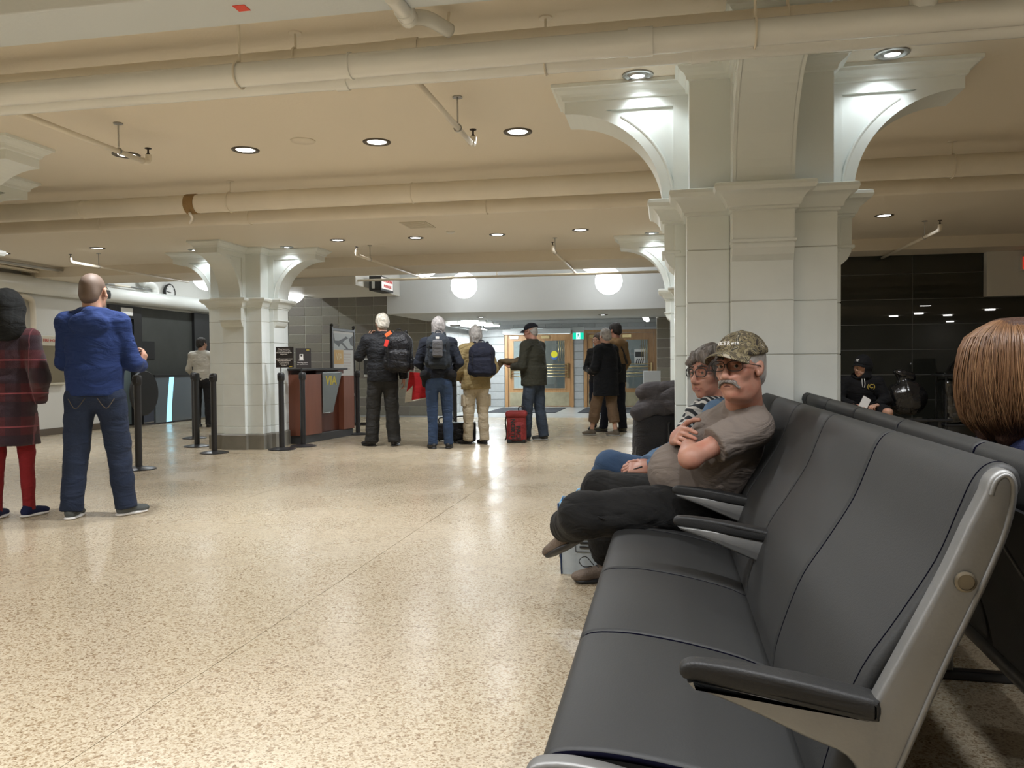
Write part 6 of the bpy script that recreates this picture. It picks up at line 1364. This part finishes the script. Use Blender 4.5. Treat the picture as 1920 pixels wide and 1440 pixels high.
for q in 'LR': P += [pc(J['neck'] - V3(0, 0, .03), J['sh' + q], .05, .05, .04), pc(J['sh' + q], J['el' + q], .066, .055, .03), pf(J['el' + q], J['wr' + q], .055, .045, .03)]
sdf_mesh('jumper', P, .009, NV, r, noise=.003)
P = [pc(J['hipL'], J['hipR'], .12, .12, .03)]
for q in 'LR': P += [pc(J['hip' + q], J['kn' + q], .095, .075, .03), pc(J['kn' + q], J['an' + q] + V3(0, 0, .04), .07, .055, .03)]
sdf_mesh('trousers', P, .012, MATS['navy_trousers'], r)
for q in 'LR': shoe(r, J['an' + q], -PI / 2, M_BLACK, M_BLACK, .92)
HA = mat('hair_auburn_base', (.045, .018, .009), .6, bump=(34, .4, (7, 7, .6)))  # base kept darker so gaps between strands read as shadow
HAS = [mat('auburn_strand_%d' % i, c_, .42, spec=.45) for i, c_ in enumerate(((.085, .040, .018), (.11, .052, .023), (.14, .070, .031), (.17, .088, .040), (.12, .058, .026), (.20, .11, .052)))]
def locks(L_, E):
    o = [E(0, -.028, .043, .092, .108, .084, .03)]
    rs = random.Random(5)
    for i in range(40):
        a = PI * (-.06 + 1.12 * i / 39); x, y = math.cos(a), -math.sin(a); j = rs.uniform(-.004, .006); e = rs.uniform(-.02, .015)
        pts = [(x * .012, -.02 + y * .012, .130), (x * .050, -.02 + y * .055, .122), (x * (.082 + j), -.02 + y * (.092 + j), .085), (x * (.096 + j), -.02 + y * (.110 + j), .035), (x * (.098 + j), -.022 + y * (.112 + j), -.015), (x * (.090 + j), -.025 + y * (.100 + j), -.062), (x * .074, -.03 + y * .084, -.098), (x * .058, -.03 + y * .070, -.130 + e)]
        rr = (.010, .013, .014, .014, .014, .012, .009, .003)
        sp = smoothpath(pts, 3)
        for k_ in range(len(sp) - 1):
            ra, rb = np.interp(k_ / 3, range(8), rr), np.interp((k_ + 1) / 3, range(8), rr); o.append(pc(L_(*sp[k_]), L_(*sp[k_ + 1]), ra, rb, .012))
    o.append(pc(L_(0, .05, .140), L_(0, -.04, .142), .006, .004, .01, op='sub')); return o
hair(r, J, HA, R3, 'none', .07, res=.004, s=1.06, noise=.0012, thick=1.0, extra=locks)
def aub(a, j, e):
    x, y = math.cos(a), -math.sin(a); q = .017 + j
    return [(x * .008, -.045 + y * .008, .143), (x * .045, -.035 + y * .05, .138), (x * (.078 + q), -.024 + y * (.088 + q), .102), (x * (.097 + q), -.02 + y * (.110 + q), .045), (x * (.100 + q), -.022 + y * (.113 + q), -.012), (x * (.093 + q), -.025 + y * (.103 + q), -.062), (x * (.076 + q), -.03 + y * (.086 + q), -.10), (x * (.060 + j + .01 * e), -.03 + y * (.072 + j + .01 * e), -.124 + .018 * e)]
strands(r, J, R3, HAS, 4600, -.2, PI + .2, aub, s=1.06, r=.00125, wob=.22)
MB().lathe([(.001, -.009), (.008, -.004), (.008, .004), (.001, .009)], 12).obj('earring', M_CHROME, r, True).location = tuple(J['head'] + R3 @ V3(.0885 * -1, 0, -.052))

# ---------------------------------------------------------------- right bay: bench, youth, bags
t = thing('bench', 'long black bench along the charcoal wall', 'bench', (2.6, 10.62, 0))
MB().rbox(-.75, .72, -.24, .24, .40, .44, .015).obj('seat', M_SHELL, t)
MB().tube([(-.75, -.2, .38), (.74, -.2, .38)], .02, 10).obj('rail', M_BLACKM, t, 40); MB().lathe([(.022, 0), (.022, .02)], 12).obj('end_cap', M_CHROME, t).location = (.0, 0, 0)
t.children[-1].rotation_euler = (0, PI / 2, 0); t.children[-1].location = (.735, -.2, .38)
for x in (-.6, .6): MB().rbox(x - .02, x + .02, -.2, .2, 0, .38, .006).obj('leg', M_BLACKM, t)
r = P0('young person in a black hoodie and cap seated on the bench, holding a card', 2.34, 10.55, PI)
J = dict(s=1.0, pelvis=V3(0, 0, .52), waist=V3(0, 0, .63), chest=V3(0, .01, .74), neck=V3(0, .01, .885), head=V3(.0, .04, 1.025), shL=V3(-.19, 0, .83), shR=V3(.19, 0, .83), elL=V3(-.27, .08, .62), elR=V3(.28, .08, .62), wrL=V3(-.11, .32, .565), wrR=V3(.14, .32, .56),
         hipL=V3(-.1, .05, .5), hipR=V3(.1, .05, .5), knL=V3(-.2, .46, .49), knR=V3(.17, .46, .49), anL=V3(-.2, .42, .085), anR=V3(.17, .42, .085))
HB = cloth('black_hoodie', (.008, .008, .009)); RH = headpose(-.75, -.05)
body(r, J, SK2, RH, hres=.005, handres=.005, hands=dict(L=dict(f=(.6, .7, 0), n=(0, 0, -1), curl=.6), R=dict(f=(-.5, .8, -.1), n=(-.3, -.1, -1), curl=.6)))
fY = V3(0, 1, .1); P = [pc(J['pelvis'], J['chest'], .18, .175, .05, (fY, .75)), pc(J['chest'], J['neck'] - V3(0, 0, .06), .16, .09, .05, (fY, .7)), pc(J['shL'], J['shR'], .075, .075, .05)]
for q in 'LR': P += [pc(J['neck'] - V3(0, 0, .04), J['sh' + q], .05, .05, .05), pc(J['sh' + q], J['el' + q], .075, .07, .03), pf(J['el' + q], J['wr' + q] - V3(0, .02, 0), .068, .05, .03)]
sdf_mesh('hoodie', P, .009, HB, r, noise=.005)
c = J['head']; sdf_mesh('hood', [pe(c + RH @ V3(0, -.04, .015), (.105, .115, .14), RH, .02), pe(c + V3(0, -.02, -.12), (.12, .11, .07), None, .04), pe(c + RH @ V3(0, .10, -.01), (.078, .10, .115), RH, .01, 'sub')], .006, HB, r, noise=.003)
P = []
for q in 'LR': P += [pc(J['hip' + q], J['hip' + q] * .25 + J['kn' + q] * .75, .095, .09, .04)]
sdf_mesh('shorts', P, .01, HB, r)
for q in 'LR': shoe(r, J['an' + q], 0, M_BLACK, M_PAPER, .98)
cp = cap(r, J, RH, HB, HB, peak=.05); lips(r, J, RH)
x = RH @ V3(0, 1, 0)
for ch, dx in (('N', -.006), ('Y', .006)):
    z = Vector(nv(RH @ V3(0, 1, .25))); xx = Vector(RH @ V3(0, 0, 1)).cross(z).normalized(); y = z.cross(xx); tt = text(ch, .042, M_PAPER, cp, (0, 0, 0), bold=.0008, depth=.001)
    tt.rotation_euler = Matrix((xx, y, z)).transposed().to_euler(); tt.location = Vector(J['head'] + RH @ V3(0, -.016 + .100, .082)) + xx * dx
for s in (-.012, .012): MB().tube(smoothpath([(s, .115, .90), (s * 1.3, .145, .82), (s * .6, .150, .775)], 4), .004, 6).obj('drawstring', M_PAPER, r, True)
text('(C)', .07, mat('emblem_gold', (.55, .42, .08), .5), r, (-.085, .150, .79), (PI / 2 + .1, 0, PI), bold=.001)
card = tag(MB().rbox(-.05, .05, -.003, .003, -.075, .075, .006).obj('card', M_PAPER), 'white card held by the youth in the black hoodie', 'card'); card.location = (2.30, 10.17, .60); card.rotation_euler = (-.3, .55, .1)
PLS = mat('bin_liner', (.012, .012, .013), .18, bump=(14, .9), spec=.8)
o = sdf_mesh('plastic_bag', [pe((0, 0, .20), (.24, .18, .21), None, .03), pc((-.02, 0, .35), (-.06, 0, .46), .09, .05, .04), pe((-.06, 0, .50), (.10, .08, .05), rotm(0, .3, 0), .03), pe((.02, .0, .47), (.08, .06, .05), rotm(0, .5, 0), .02), pclip((0, 0, 0), (0, 0, -1))], .010, PLS, None, noise=.014, nscale=15, nstretch=(1, 1, .5))
tag(o, 'tied black plastic sack on the bench', 'sack'); o.location = (2.88, 10.62, .44)
o = tag(MB().rbox(-.012, .012, -.006, .006, -.32, .19, .003).obj('white_stick', M_PAPER), 'thin white stick standing behind the black plastic sack', 'stick'); o.location = (3.0, 10.83, .765); o.rotation_euler = (0, -.08, 0)
t = thing('luggage_trolley', 'dark trolley with a black domed helmet and clear plastic wrap', 'trolley', (3.55, 10.7, 0))
q = MB()
for x in (-.25, .25):
    for y in (-.18, .18): q.tube([(x, y, .05), (x, y, .92)], .016, 8)
q.obj('frame', M_BLACKM, t, 40); MB().rbox(-.30, .32, -.22, .22, .90, .93, .01).obj('top_shelf', M_SHELL, t); MB().rbox(-.27, .27, -.2, .2, .30, .33, .01).obj('low_shelf', M_SHELL, t)
sdf_mesh('dome', [pe((.02, 0, .93), (.21, .18, .20), None, .02), pb((-.05, -.05, .94), (.24, .16, .02), None, .02, .02), pclip((0, 0, .93), (0, 0, -1))], .01, mat('dome_gloss', (.006, .006, .006), .2), t)
wr_ = glass_mat('cling_wrap', (.55, .55, .52), .12, .25); sdf_mesh('plastic_wrap', [pb((0, 0, .60), (.26, .20, .26), None, .05)], .015, wr_, t, noise=.02, nscale=12); sdf_mesh('wrapped_bundle', [pb((0, 0, .58), (.20, .15, .22), None, .05)], .014, cloth('grey_bundle', (.035, .034, .03)), t, noise=.015, nscale=12)
for x in (-.25, .25):
    for y in (-.18, .18): o = MB().lathe([(.028, -.01), (.03, 0), (.028, .01)], 12).obj('caster', M_BLACK, t, 40); o.rotation_euler = (PI / 2, 0, 0); o.location = (x, y, .03)
